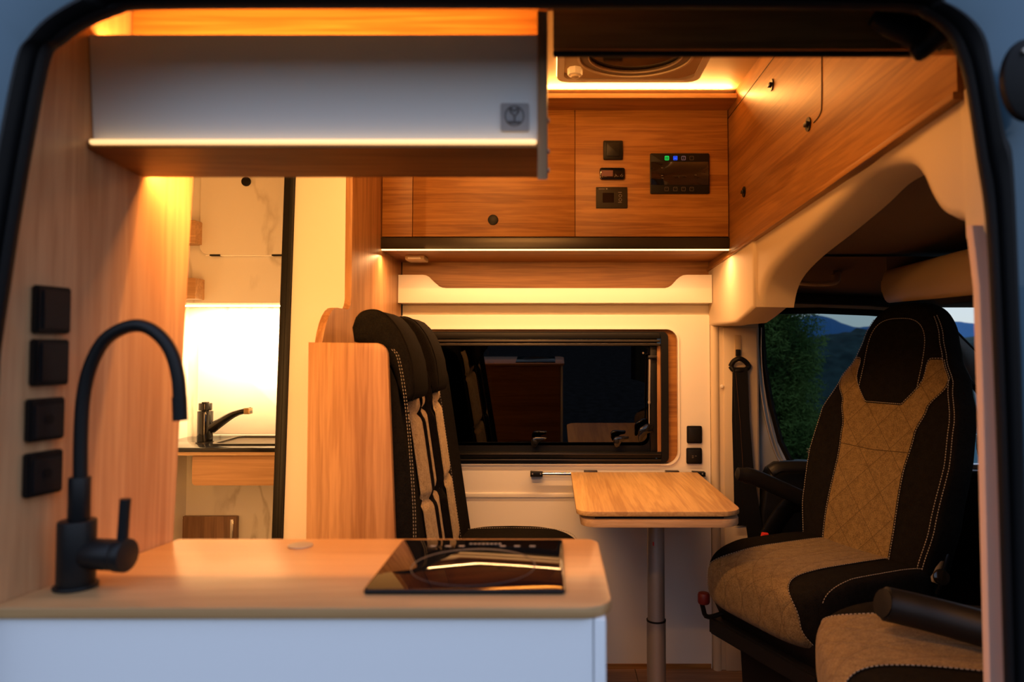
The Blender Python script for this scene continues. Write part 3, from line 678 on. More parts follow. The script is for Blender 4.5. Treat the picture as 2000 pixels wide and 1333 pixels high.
# ================================================================ FAR OVERHEAD LOCKERS
YL = 2.27
lz0, lz1 = PZ(463, YL), PZ(214, YL)
lx0, lx1 = PX(746, YL), XP - .002
lk = thing('overhead_locker', 'long walnut overhead locker above the dinette window', 'cabinet', (0, YL, lz0))
bm = NB(); box(bm, lx0 - .006, lx1, YL + .018, YW - .001, PZ(487, 2.25), CZ - .001); part('carcass', bm, WoodX, lk)
xA, xB_ = PX(804, YL), PX(1123.5, YL)
for (a, b, nm) in ((lx0 - .004, xA, 'filler_panel'), (xA, xB_, 'door'), (xB_, lx1, 'control_panel_board')):
    p_ = part(nm, box(NB(), a + .001, b - .001, YL, YL + .017, lz0 + .001, lz1 - .0, bev=.0008), WoodX, lk)
    if nm == 'door':
        q = P(963, 430, y=YL); bm = NB(); cyl(bm, (q.x, YL + .001, q.z), (0, -1, 0), .0165, .007, 28, bev=.002)
        kb = obj('knob', bm, Black, None); kb.parent = p_
part('black_profile', box(NB(), lx0 - .006, lx1, YL - .004, YL + .019, PZ(487, YL), PZ(464, YL), bev=.002), AluDark, lk)
q0, q1_ = PX(749, YL - .008), PX(1418, YL - .008)
ls = thing('led_strip', 'bright thin LED strip under the far overhead locker', 'LED strip', (0, YL - .008, PZ(487, YL)), 'LED light strips')
part('diffuser', box(NB(), lx0 - .004, lx1, YL - .002, YL + .006, PZ(489.5, YL), PZ(486, YL), bev=.0005), StripE, ls)
# cornice over the locker with the ceiling strip
yc = P(1440, 188, x=XP).y; yc = 2.160
cn = thing('cornice_shelf', 'narrow walnut cornice board between locker and ceiling', 'shelf', (0, yc, lz1))
zc0, zc1 = PZ(192, yc), PZ(186, yc)
bx0 = PX(1071, yc) - .55
bm = NB(); box(bm, XB, XP - .001, yc, YL + .03, zc0, zc1); part('board', bm, WoodX, cn)
bm = NB(); box(bm, XB, XP - .001, yc - .001, yc + .003, zc0 + .001, zc1 + .0055, bev=.0005); part('front_lip', bm, Edge, cn)
bm = NB(); box(bm, XB, XP - .001, YL - .002, YL + .02, zc1, CZ); part('back_board', bm, WoodX, cn)
cs = thing('led_strip', 'glowing LED strip along the ceiling above the cornice', 'LED strip', (0, yc + .02, zc1), 'LED light strips')
part('diffuser', box(NB(), XB + .004, XP - .003, yc + .006, yc + .014, zc1 + .0005, zc1 + .0050, bev=.001), StripE, cs)

# control devices on the locker panel
def rockersw(name, lab, px0, py0, px1, py1, y, cat='switch', face=None):
    a = P(px0, py1, y=y); b = P(px1, py0, y=y); t = thing(name, lab, cat, ((a.x + b.x) / 2, y, (a.z + b.z) / 2))
    part('frame', prism(NB(), rrect(a.x, a.z, b.x, b.z, .004, 4), 'y', y - .010, y, bev=.002), Black, t)
    w1 = (b.x - a.x); h1 = (b.z - a.z)
    part('rocker', prism(NB(), rrect(a.x + w1 * .16, a.z + h1 * .16, b.x - w1 * .16, b.z - h1 * .14, .003, 4), 'y', y - .0125, y - .008, bev=.002), BlackM, t)
    return t
rockersw('light_switch', 'square black rocker switch on the locker control panel', 1178, 276, 1216, 313, YL)
a = P(1171, 352, y=YL); b = P(1220, 329, y=YL)
t = thing('heater_display', 'small black rounded controller with a pinkish display', 'controller', ((a.x + b.x) / 2, YL, a.z))
part('case', prism(NB(), rrect(a.x, a.z, b.x, b.z, .007, 5), 'y', YL - .011, YL, bev=.002), BlackG, t)
part('screen', prism(NB(), pxpoly([(1174.5, 344.5), (1197, 344.5), (1197, 333), (1174.5, 333)], YL - .011), 'y', YL - .0118, YL - .0105), ScreenM, t)
bm = NB()
for (u0, v0, u1, v1) in ((1202, 340, 1205, 345), (1206, 344, 1208, 345), (1211, 345, 1215, 340), (1214, 346, 1217, 342), (1200, 346, 1203, 343)):
    tube(bm, [P(u0, v0, y=YL - .0118), P(u1, v1, y=YL - .0118)], .0007, 5)
part('button_marks', bm, GrayMark, t)
bm = NB(); box(bm, PX(1176, YL - .011), PX(1178, YL - .011), YL - .0118, YL - .011, PZ(348, YL), PZ(346, YL)); box(bm, PX(1180, YL - .011), PX(1186, YL - .011), YL - .0118, YL - .011, PZ(347.5, YL), PZ(346.5, YL)); part('logo_print', bm, GrayMark2, t)
a = P(1164, 407.5, y=YL); b = P(1225, 366, y=YL)
t = thing('solar_controller', 'dark rectangular charge controller plate with round buttons', 'controller', ((a.x + b.x) / 2, YL, a.z))
part('plate', prism(NB(), rrect(a.x, a.z, b.x, b.z, .001, 2), 'y', YL - .004, YL, bev=.0008), mat('dark_brown_plate', (0.02, 0.015, 0.010), .5, spec=.2), t)
part('screen', prism(NB(), pxpoly([(1177, 396), (1199, 396), (1199, 377), (1177, 377)], YL - .004), 'y', YL - .0052, YL - .0035), BlackG, t)
for (u, v) in ((1211.5, 382.5), (1211.5, 390.5)):
    c = P(u, v, y=YL - .005); pts = [(c.x + .0045 * cos(q / 14 * 2 * pi), YL - .005, c.z + .0045 * sin(q / 14 * 2 * pi)) for q in range(15)]
    part('round_button', tube(NB(), pts, .0007, 5, cap=False), GrayMark, t)
bm = NB()
for i in range(8): box(bm, PX(1170 + i * 1.5, YL), PX(1171 + i * 1.5, YL), YL - .0047, YL - .004, PZ(370.8, YL), PZ(369.2, YL))
box(bm, PX(1184, YL), PX(1187, YL), YL - .0047, YL - .004, PZ(371, YL), PZ(368.6, YL))
box(bm, PX(1208, YL), PX(1215, YL), YL - .0047, YL - .004, PZ(376.9, YL), PZ(376, YL)); box(bm, PX(1208, YL), PX(1215, YL), YL - .0047, YL - .004, PZ(396.6, YL), PZ(395.8, YL))
part('print', bm, GrayMark, t)
for (u, v) in ((1167, 369), (1222, 369)): part('screw', cyl(NB(), P(u, v, y=YL - .004), (0, -1, 0), .0018, .001, 10), Black, t)
a = P(1269.5, 379.5, y=YL); b = P(1384, 301, y=YL)
t = thing('control_panel', 'large glossy black control panel with green and blue icons', 'control panel', ((a.x + b.x) / 2, YL, a.z))
part('case', prism(NB(), rrect(a.x, a.z, b.x, b.z, .004, 4), 'y', YL - .010, YL, bev=.0015), Black, t)
bm = NB(); g0 = P(1271, 361.5, y=YL - .0105); g1 = P(1383, 316.5, y=YL - .0105); rows = []
for i in range(13):
    z_ = g0.z + (g1.z - g0.z) * i / 12
    rows.append([(g0.x + (g1.x - g0.x) * j / 24, YL - .0112 - .0009 * sin(j / 24 * pi * 2.2 + i * .15) * (1 - .5 * i / 12), z_) for j in range(25)])
grid(bm, rows); [setattr(v.co, 'y', v.co.y - .006 * cos((v.co.z - (g0.z + g1.z) / 2) / (g1.z - g0.z) * pi)) for v in bm.verts]; part('gloss_window', bm, mat('gloss_black_panel', (0.008, 0.007, 0.007), 0.04, spec=0.9), t)
icons = [(1302.5, 309, GreenE), (1319, 309, BlueE), (1335, 309, PinkE), (1351, 309, GrayMark2)] + [(x_, 369.5, GrayMark2) for x_ in (1302, 1319, 1335, 1351)]
for k, (u, v, mm) in enumerate(icons):
    c = P(u, v, y=YL - .0105); h = .0065
    bm = NB(); ring(bm, rrect(c.x - h, c.z - h, c.x + h, c.z + h, .0018, 3), rrect(c.x - h + .0014, c.z - h + .0014, c.x + h - .0014, c.z + h - .0014, .001, 3), 'y', YL - .0115, YL - .010)
    if k in (0,):
        pts = [(c.x + .0028 * cos(q / 12 * 2 * pi), YL - .0112, c.z + .0028 * sin(q / 12 * 2 * pi)) for q in range(13)]; tube(bm, pts, .0006, 5, cap=False)
    elif k == 1:
        box(bm, c.x - .0042, c.x + .0042, YL - .0111, YL - .0105, c.z - .0035, c.z + .003)
        mm2 = mm
    elif k == 2:
        tube(bm, [(c.x, YL - .0112, c.z + .003), (c.x, YL - .0112, c.z - .003)], .0006, 5)
    else:
        tube(bm, [(c.x - .002, YL - .0112, c.z + .001), (c.x + .002, YL - .0112, c.z + .001)], .0006, 5)
    part('icon_key', bm, mm, t)
bm = NB(); y_ = YL - .0192
tube(bm, [P(1313, 345, y=y_), P(1314, 344, y=y_), P(1340, 344, y=y_), P(1340, 345.5, y=y_)], .0006, 5); tube(bm, [P(1326, 344, y=y_), P(1326, 348, y=y_)], .0006, 5)
for (u, v) in ((1293, 328), (1293, 343), (1294, 348), (1359, 342)): box(bm, PX(u, y_), PX(u + 4, y_), y_, y_ + .0005, PZ(v + 1, y_), PZ(v - 1, y_))
part('diagram_print', bm, GrayMark2, t)

# small lamp/sensor under the locker
t = thing('sensor_unit', 'small beige slotted unit under the left end of the far locker', 'sensor', P(810, 505, y=2.42))
a = P(790, 512, y=2.45); zu = PZ(487, 2.25)
part('housing', box(NB(), PX(793, 2.42), PX(831, 2.42), 2.39, 2.47, zu - .016, zu, bev=.004), Beige, t)
part('lens', box(NB(), PX(799, 2.42), PX(824, 2.42), 2.386, 2.395, zu - .013, zu - .006, bev=.001), White, t)

# white shelf rail under the locker with cut-out top
ys = 2.52
sf = thing('wall_shelf', 'cream shelf with notched front rail above the window', 'shelf', (0, ys, 1.34))
pr = [(784, 592), (1391, 592), (1391, 537), (1341, 537), (1334, 538), (1328, 541), (1322, 546), (1312, 557), (1306, 561), (1299, 563), (872, 563), (864, 562), (857, 559), (848, 551), (838, 541), (832, 538), (825, 537), (784, 537)]
prw = pxpoly(pr, ys); prw = [(max(XB + .001, min(.566, x_)) , z_) for x_, z_ in prw]
prw = [((XB + .001 if x_ < -.50 else .561 if x_ > .535 else x_), z_) for x_, z_ in prw]
part('front_rail', prism(NB(), prw, 'y', ys, ys + .012, bev=.001), White, sf)
part('bottom_board', box(NB(), XB + .002, .561, ys + .012, YW + .004, prw[0][1], prw[0][1] + .012), White, sf)

# sockets on the far wall
def socket(px0, py0, px1, py1, lab, holes):
    y = YW; a = P(px0, py1, y=y); b = P(px1, py0, y=y); t = thing('wall_socket', lab, 'socket', ((a.x + b.x) / 2, y, (a.z + b.z) / 2))
    part('frame', prism(NB(), rrect(a.x, a.z, b.x, b.z, .005, 4), 'y', y - .010, y, bev=.002), Black, t)
    part('insert', prism(NB(), rrect(a.x + .006, a.z + .006, b.x - .006, b.z - .006, .004, 4), 'y', y - .0115, y - .008, bev=.001), BlackM, t)
    if holes:
        bm = NB()
        for (u, v) in ((1349, 890), (1355, 890), (1349, 893)): box(bm, PX(u, y), PX(u + 3, y), y - .0122, y - .011, PZ(v + .8, y), PZ(v, y))
        part('port_marks', bm, GrayMark, t)
socket(1341, 832, 1370, 866, 'upper black socket on the far wall right of the window', False)
socket(1340, 875, 1370, 906, 'lower black USB socket on the far wall above the table', True)

# table wall rail
rt = thing('table_rail', 'chrome table mounting rail with black end brackets on the wall', 'rail', P(1100, 925, y=2.56))
for (a_, b_) in ((1036, 1060), (1352, 1376)):
    br = part('bracket', prism(NB(), pxpoly([(a_, 930), (b_, 930), (b_, 922), (a_, 921)], 2.565), 'y', 2.545, YW, bev=.002), Black, rt)
    for u in (a_ + 4, b_ - 4): part('screw', cyl(NB(), P(u, 926, y=2.545), (0, -1, 0), .0028, .0015, 10), Alu, rt)
part('bar', tube(NB(), [P(1060, 926, y=2.555), P(1352, 926, y=2.555)], .006, 12), Chrome, rt)
for u in (1140, 1298): part('hinge', box(NB(), PX(u, 2.57), PX(u + 26, 2.57), 2.556, YW, PZ(924, 2.57), PZ(919.5, 2.57), bev=.001), AluDark, rt)

# ================================================================ TABLE
tb = thing('dinette_table', 'light wood folding table with a second leaf beneath, by the window', 'table', (0.31, 2.2, FZ))
tz = P(1115, 923, y=2.55).z
c1 = P(1115, 923, z=tz); c2 = P(1362, 922, z=tz); c3 = P(1438, 993, z=tz); c4 = P(1122, 993, z=tz)
yn = P(1280, 1000, z=tz).y
tx0, tx1 = c1.x, c2.x - .002
top = rrect(tx0, yn, tx1, 2.552, (.045, .06, .004, .004), 6)
part('table_top', prism(NB(), top, 'z', tz - .0135, tz, bev=.0022), WoodT, tb)
def Zy(py, y): return PZ(py, y)
z2t = Zy(1017, yn); z2b = Zy(1032, yn)
top2 = rrect(tx0 + .012, yn + .002, tx1 - .002, 2.552, (.045, .06, .004, .004), 6)
part('lower_leaf', prism(NB(), top2, 'z', z2b, z2t, bev=.002), Edge, tb)
part('pivot_plate', box(NB(), tx0 + .05, tx1 - .05, yn + .02, 2.50, z2t, tz - .0135), Black, tb)
lx = PX(1279, 2.2); 
part('collar', cyl(NB(), (lx, 2.2, z2b - .030), (0, 0, 1), .0275, .030, 28), Black, tb)
lgt = part('leg', cyl(NB(), (lx, 2.2, Zy(1210, 2.2)), (0, 0, 1), .0258, z2b - .030 - Zy(1210, 2.2), 28), Alu, tb)
part('leg_sleeve', cyl(NB(), (lx, 2.2, FZ), (0, 0, 1), .0285, Zy(1211, 2.2) - FZ, 28), Alu, tb)
part('lock_ring', cyl(NB(), (lx, 2.2, Zy(1213, 2.2)), (0, 0, 1), .0292, .004, 28), Black, tb)
part('label_tab', box(NB(), lx - .013, lx - .009, 2.172, 2.177, Zy(1062, 2.2), Zy(1055, 2.2)), Red, tb)

# ================================================================ BENCH
bn = thing('dinette_bench', 'two-place black and beige bench seat with wooden side panel', 'bench', (-.40, 2.1, FZ))
yb0 = 1.60
a = P(640, 670, y=yb0)
def bxp(px, py): q = P(px, py, y=yb0); return (q.x, q.z)
prf = [bxp(612, 1333), (bxp(790, 1333)), bxp(771, 1050), bxp(757, 700), bxp(756, 690), bxp(752, 681), bxp(745, 674), bxp(735, 670.5), bxp(637, 669)]
prf = [(max(XB + .001, p[0]), p[1]) for p in prf]; prf[0] = (XB + .001, FZ); prf[1] = (prf[1][0] + .05, FZ)
prf[-1] = (XB + .001, prf[-1][1])
part('side_panel', prism(NB(), prf, 'y', yb0, yb0 + .018, bev=.0015), WoodZ, bn)
# backrest: profile in depth, lean in z
zb0, zb1 = .50, 1.185
def lean(z): return -.075 * (z - .90) / .5 + (-.02 if z > 1.1 else 0) * (z - 1.1) / .1
ydiv = [1.625, 2.045, 2.465]
XF = -.343
def back_front(y, z):
    # bolsters forward at each seat's sides, tufted centre
    y0 = ydiv[0] if y < ydiv[1] else ydiv[1]; s = (y - y0) / (ydiv[1] - ydiv[0]) * 2 - 1
    e = abs(s); bol = .022 * max(0, (e - .5) / .5) ** 1.2 if e < .93 else .022 * max(0, (.93 - .5) / .5) ** 1.2 - .35 * (e - .93)
    return XF + lean(z) + bol
def back_patch(y0, y1, z0, z1, off, tuft=False, ny=14, nz=40, topround=False):
    rows = []; uv = []
    for i in range(nz + 1):
        z = z0 + (z1 - z0) * i / nz; r_ = []; u_r = []
        for j in range(ny + 1):
            y = y0 + (y1 - y0) * j / ny; x = back_front(y, z) + off
            if tuft:
                e = abs(j / ny * 2 - 1); x += .010 * (1 - e ** 4)
                for zc in (1.02, .80, .60): x -= .012 * math.exp(-((z - zc - .010 * (e - .5)) / .010) ** 2)
            if topround and z > z1 - .05: x -= .05 * (1 - sqrt(max(0, 1 - ((z - z1 + .05) / .05) ** 2)))
            r_.append((x, y, z)); u_r.append((y, z))
        rows.append(r_); uv.append(u_r)
    bm = NB(); grid(bm, rows, uv=uv); return bm
for si in range(2):
    y0, y1 = ydiv[si] + .002, ydiv[si + 1] - .002
    bm = NB(); rows = []
    for i in range(33):
        z = zb0 + (zb1 - zb0) * i / 32; k = 0.0
        if z > zb1 - .06: k = .05 * (1 - sqrt(max(0, 1 - ((z - zb1 + .06) / .06) ** 2)))
        loop = []
        for j in range(21):
            y = y0 + (y1 - y0) * j / 20; loop.append((back_front(y, z) - k - (.02 if j in (0, 20) else 0), y, z))
        for j in range(20, -1, -1):
            y = y0 + (y1 - y0) * j / 20; loop.append((XF - .13 + lean(z) * .9 + k, y, z))
        rows.append(loop)
    V = grid(bm, rows, closed=True); bm.faces.new(V[0]); bm.faces.new(V[-1])
    part('backrest', bm, BlackF, bn, sharp=60)
    w_s = (y1 - y0)
    ta, tb_ = y0 + w_s * .27, y1 - w_s * .27
    if si == 0: ta, tb_ = 1.79, 1.985
    if si == 1: ta, tb_ = 2.075, 2.275
    part('tan_insert', back_patch(ta, tb_, zb0, 1.13, .004, tuft=True, ny=16, nz=60), Tan, bn, label='beige tufted backrest insert', sharp=80)
    bm = NB()
    for yy in (ta - .003, tb_ + .003):
        stitches(bm, [(back_front(yy, zb0 + .01 * i) + .007, yy, zb0 + .01 * i) for i in range(63)], step=.009, ln=.005, wd=.0009)
    part('stitching', bm, Thread, bn)
# dark vertical piping straps between the seats, drawn in at the tufts
for k, yy in enumerate((1.90, 1.995)):
    bm = NB(); rows = []
    for i in range(61):
        z = zb0 + (1.125 - zb0) * i / 60; x = back_front(yy, z) + .013
        for zc in (1.02, .80, .60): x -= .010 * math.exp(-((z - zc) / .016) ** 2)
        wv = .010 + .006 * sum(math.exp(-((z - zc + .02) / .03) ** 2) for zc in (1.02, .80, .60))
        rows.append([(x - .012, yy - wv, z), (x + .008, yy - wv * .4, z), (x + .008, yy + wv * .4, z), (x - .012, yy + wv, z)])
    grid(bm, rows); part('piping', bm, BlackF, bn, sharp=60)
# side seam of the near seat back
bm = NB(); sd = catmull([P(a_, b_, y=1.623) for a_, b_ in ((766, 684), (776, 700), (787, 760), (797, 850), (806, 980), (808, 1060))], 8)
stitches(bm, sd, step=.008, ln=.0045, wd=.0006); stitches(bm, [p + Vector((.005, 0, 0)) for p in sd], step=.008, ln=.004, wd=.0006); part('side_stitching', bm, Thread, bn)
# headrests: crescent profile
hp = [(690, 668), (686, 640), (692, 622), (702, 611), (716, 606), (732, 606), (748, 613), (762, 626), (778, 648), (791, 676), (801, 708), (806, 745), (807, 770), (802, 784), (793, 787), (785, 783), (775, 755), (765, 722), (748, 694), (722, 676)]
hpw = pxpoly(hp, 1.66)
for k, (ya_, yb_) in enumerate(((1.655, 1.875), (2.00, 2.215))):
    bm = NB(); prism(bm, hpw, 'y', ya_, yb_, bev=.016, seg=4)
    h_ = part('headrest', bm, BlackF, bn, sharp=75)
    bm = NB()
    fp = [Vector((x_ + .0, ya_ + .022, z_)) for x_, z_ in hpw[2:14]]
    cen = Vector((sum(p[0] for p in hpw) / len(hpw), 0, sum(p[1] for p in hpw) / len(hpw)))
    fp = catmull([p + Vector((p.x - cen.x, 0, p.z - cen.z)).normalized() * .001 for p in fp], 4)
    tube(bm, fp, .0016, 6); o = obj('welt', bm, BlackF); o.parent = h_
    for yy in (ya_ + .06, yb_ - .06):
        part('headrest_post', tube(NB(), [(hpw[0][0] + .065, yy, 1.14), (hpw[0][0] + .055, yy, 1.22)], .006, 10), Chrome, bn)
part('release_clip', box(NB(), PX(828, 1.95), PX(836, 1.95), 1.93, 1.96, PZ(759, 1.95), PZ(755, 1.95), bev=.001), Chrome, bn)
# bench cushion
def superq(s, phi, a, D, T, n=5.0, e=.55, c=(0, 0, 0)):
    q = (1 - abs(s) ** n) ** (1 / n) if abs(s) < 1 else 0
    f = D * q * math.copysign(abs(cos(phi)) ** e, cos(phi)); z = T * (q ** .6 if q > 0 else 0) * math.copysign(abs(sin(phi)) ** e, sin(phi))
    return s * a, f, z
for si in range(2):
    y0, y1 = ydiv[si] + .002, ydiv[si + 1] - .002; cy = (y0 + y1) / 2; ay = (y1 - y0) / 2
    rows = []
    for i in range(29):
        s = sin((i / 28 - .5) * pi); rows.append([])
        for j in range(40):
            a_, f_, z_ = superq(s * .9999, 2 * pi * j / 40, ay, .235, .065)
            if z_ > 0: z_ += .018 * (abs(s) ** 3) + .012 * cos(f_ * 6)
            rows[-1].append((-.14 + f_, cy + a_, .505 + z_))
    bm = NB(); grid(bm, rows, closed=True); part('seat_cushion', bm, BlackF, bn, sharp=80)
    bm = NB(); stp = [(-.14 + superq(.80, ph, ay, .240, .068)[1], cy + .80 * ay, .516 + superq(.80, ph, ay, .24, .069)[2] + .006) for ph in [pi * .9 - k * .045 for k in range(70)] if superq(.80, ph, ay, .24, .069)[2] > 0]
    stitches(bm, stp, step=.008, ln=.005, wd=.0009); part('stitching', bm, Thread, bn)
part('seat_base', box(NB(), XB + .003, .02, 1.62, YW - .008, FZ, .45, bev=.004), White, bn)

# ================================================================ CAB SEATS
def cab_seat(name, label, O, Fd, ztop, base=True, arm_far=True, arm_near=False, quilt=TanQ, stitch_side=True):
    Fd = Vector(Fd).normalized(); Sd = Vector((-Fd.y, Fd.x, 0)) ; Sd = Sd if Sd.y < 0 else -Sd      # Sd points toward the camera
    Z = Vector((0, 0, 1)); O = Vector(O)
    T = thing(name, label, 'chair', (O.x, O.y, FZ))
    def G(s, f, z): return O + Sd * s + Fd * f + Z * z
    # ---- cushion
    A, D, Tk = .235, .265, .092
    cx = lambda s, ph, k=1.0: superq(s, ph, A * k, D * k, Tk * k, 4.5, .5)
    def cush(s, ph, off=0):
        a_, f_, z_ = cx(s, ph, 1.0)
        if z_ > 0: z_ += .022 * abs(s) ** 2.5 * (1 if f_ < .1 else max(0, 1 - (f_ - .1) / .17)) - .006
        p = Vector((a_, f_, z_))
        if off: p += Vector((a_ * .1, f_ / D * .5, z_ / Tk)).normalized() * off
        return G(p.x, p.y + .24, p.z + ztop - O.z - Tk)
    rows = [[cush(sin((i / 36 - .5) * pi) * .9999, 2 * pi * j / 56) for j in range(56)] for i in range(37)]
    bm = NB(); grid(bm, rows, closed=True); part('cushion', bm, BlackF, T, sharp=80)
    rows = []; uv = []
    phs = [pi * .80 - (pi * .80 + pi * .36) * i / 60 for i in range(61)]
    for ph in phs:
        t_ = max(0, min(1, (pi * .36 - ph) / (pi * .50))); t_ = t_ * t_ * (3 - 2 * t_)
        gl = .50 + .36 * t_; gr = .50 + .36 * t_
        rows.append([cush(-gl + (gl + gr) * j / 24, ph, .004) for j in range(25)])
        uv.append([((-gl + (gl + gr) * j / 24) * .5, (ph if ph > 0 else ph * .5) * .22) for j in range(25)])
    bm = NB(); grid(bm, rows, uv=uv); part('cushion_insert', bm, TanQ2, T, label='beige quilted seat centre', sharp=80)
    bm = NB(); stitches(bm, [r[-1] + Sd * .003 for r in rows], ln=.005, step=.008, wd=.0009); stitches(bm, [r[0] - Sd * .003 for r in rows], ln=.005, step=.008, wd=.0009)
    pth = [cush(.93, ph, .004) for ph in [pi * .86 - i * .04 for i in range(62)]]
    stitches(bm, pth, ln=.005, step=.008, wd=.0009); part('cushion_stitching', bm, Thread, T)
    # ---- backrest
    H = .745; w1 = .60
    def aw(w):
        ks = [(-.06, .20), (.0, .225), (.12, .250), (.28, .262), (.40, .250), (.50, .212), (.57, .170), (.63, .150), (.70, .140), (.80, .135)]
        for (a0, v0), (a1, v1) in zip(ks, ks[1:]):
            if w <= a1: t = (w - a0) / (a1 - a0); t = t * t * (3 - 2 * t) * .6 + t * .4; return v0 + (v1 - v0) * t
        return ks[-1][1]
    def topk(w): return sqrt(max(0.0, 1 - max(0, (w - w1) / (H - w1)) ** 2.6))
    def bk(w): return (.060 + .02 * max(0, 1 - w / .3))
    ctr_ = lambda w: -w * math.tan(R(13.5)) + .012 * sin(w * 8)
    def bpt(w, th):
        k = topk(w); a_ = aw(w) * (k ** .8); b_ = bk(w) * (k ** .5)
        u = a_ * math.copysign(abs(cos(th)) ** .6, cos(th)); t = b_ * math.copysign(abs(sin(th)) ** .55, sin(th))
        if t > 0 and w < .56: t += .028 * (abs(u) / a_ if a_ else 0) ** 3 * min(1, (.56 - w) / .15)
        return u, ctr_(w) + t
    base_z = ztop - O.z - .07
    def back(w, u, t): return G(u, t + .02, base_z + .05 + w)
    ws = [-.06 + (w1 + .06) * i / 44 for i in range(45)] + [w1 + (H - w1) * sin(i / 14 * pi / 2) for i in range(1, 15)]
    ws[-1] = H - 1e-4
    bm = NB(); V = grid(bm, [[back(w, *bpt(w, 2 * pi * j / 64)) for j in range(64)] for w in ws], closed=True); bm.faces.new(V[0]); bm.faces.new(V[-1])
    part('backrest', bm, BlackF, T, sharp=80)
    def fr(w, u, off=.004):
        k = topk(w); a_ = aw(w) * k ** .8; b_ = bk(w) * k ** .5; r_ = min(.999, abs(u) / a_); c_ = r_ ** (1 / .6); s_ = sqrt(max(0, 1 - c_ * c_)) ** .55
        t = b_ * s_
        if w < .56: t += .028 * r_ ** 3 * min(1, (.56 - w) / .15)
        return back(w, u, ctr_(w) + t + off)
    # tan centre with the two shoulder lobes
    def Gw(w): 
        ks = [(-.02, .118), (.1, .122), (.25, .118), (.36, .128), (.43, .150), (.50, .190), (.60, .190)]
        for (a0, v0), (a1, v1) in zip(ks, ks[1:]):
            if w <= a1: t = (w - a0) / (a1 - a0); t = t * t * (3 - 2 * t); return v0 + (v1 - v0) * t
        return .19
    rows = []; uv = []; NR, NC = 70, 44
    for i in range(NR + 1):
        rr_ = i / NR; row = []; ur = []
        for j in range(NC + 1):
            s = j / NC * 2 - 1; e = abs(s)
            t = max(0, min(1, (e - .42) / .40)); t = t * t * (3 - 2 * t)
            wt = .435 + .135 * t
            w = -.02 + (wt + .02) * rr_; u = s * min(Gw(w), aw(w) * .93)
            row.append(fr(w, u)); ur.append((u, w))
        rows.append(row); uv.append(ur)
    bm = NB(); grid(bm, rows, uv=uv); part('backrest_insert', bm, quilt, T, label='beige diamond-quilted backrest centre', sharp=80)
    bm = NB()
    nud = lambda p, d: p + d
    stitches(bm, [r[0] - Sd * .004 for r in rows]); stitches(bm, [r[-1] + Sd * .004 for r in rows]); stitches(bm, [p + Z * .004 for p in rows[-1]])
    part('centre_stitching', bm, Thread, T)
    bm = NB()
    for sg, offs_ in ((1, (.92, .965)), (-1, (.94,))):
        for kk in offs_: stitches(bm, [fr(w, sg * aw(w) * topk(w) ** .8 * kk, .003) for w in [.0 + i * .01 for i in range(71)]])
    # headrest arc seam
    arc = [fr(.44 + (.245) * min(1, 1), 0)]
    arcp = []
    for i in range(60):
        t = i / 59 * pi; arcp.append(fr(.56 + .135 * sin(t) ** .6, -.105 * math.copysign(abs(cos(t)) ** .7, -cos(t)) * -1))
    stitches(bm, arcp); 
    for sg in (1, -1): stitches(bm, [fr(w, sg * .105, .003) for w in [.46 + i * .01 for i in range(11)]])
    part('edge_stitching', bm, Thread, T)
    bm = NB(); pth = [fr(.30 + .006 * abs(q_) , q_ * Gw(.30), .0045) for q_ in [j / 20 - 1 for j in range(41)]]; tube(bm, pth, .0012, 6); part('cross_seam', bm, TanQ, T)
    # ---- fittings
    for sg in ((1, -1) if O.y > 1.6 else ()):
        bm = NB(); q0_ = G(sg * .22, .05, ztop - O.z - .045); q1_ = G(sg * .225, .02, ztop - O.z + .025)
        tube(bm, [q0_, q1_], .018, 10, flat=.35, upv=Fd); part('hinge_cover', bm, Beige, T)
    if base:
        zb = ztop - O.z - .17
        bm = NB(); vs = []
        for (zz, hw, hd_) in ((FZ - O.z, .15, .17), (zb - .10, .16, .18)):
            vs.append([bm.verts.new(G(s * hw, .22 + f * hd_, zz)) for s, f in ((-1, -1), (1, -1), (1, 1), (-1, 1))])
        for i in range(4): bm.faces.new((vs[0][i], vs[0][(i + 1) % 4], vs[1][(i + 1) % 4], vs[1][i]))
        bm.faces.new(vs[0]); bm.faces.new(vs[1]); BEV(bm, geom=bm.edges[:], offset=.012, segments=2, affect='EDGES'); part('pedestal', bm, Black, T)
        bm = NB(); vs = []
        for zz in (zb - .10, zb - .05): vs.append([bm.verts.new(G(s * .22, .22 + f * .24, zz)) for s, f in ((-1, -1), (1, -1), (1, 1), (-1, 1))])
        for i in range(4): bm.faces.new((vs[0][i], vs[0][(i + 1) % 4], vs[1][(i + 1) % 4], vs[1][i]))
        bm.faces.new(vs[0]); bm.faces.new(vs[1]); BEV(bm, geom=bm.edges[:], offset=.006, segments=2, affect='EDGES'); part('swivel_plate', bm, BlackM, T)
        bm = NB(); vs = []
        for zz, k in ((zb - .05, .85), (zb + .02, .95)): vs.append([bm.verts.new(G(s * .22 * k, .23 + f * .24 * k, zz)) for s, f in ((-1, -1), (1, -1), (1, 1), (-1, 1))])
        for i in range(4): bm.faces.new((vs[0][i], vs[0][(i + 1) % 4], vs[1][(i + 1) % 4], vs[1][i]))
        bm.faces.new(vs[0]); bm.faces.new(vs[1]); part('seat_pan', bm, Black, T)
        tube_ = catmull([G(-.17, .40, zb - .02), G(-.19, .48, zb - .04), G(-.19, .50, zb - .01), G(-.19, .505, zb + .02)], 4)
        if O.y > 1.6: part('release_lever', tube(NB(), tube_, .007, 8), Black, T)
        if O.y > 1.6: part('release_knob', cyl(NB(), G(-.19, .497, zb + .0), (0, 0, 1), .018, .035, 16, bev=.008), mat('dark_red_plastic', (.12, .008, .006), .5), T)
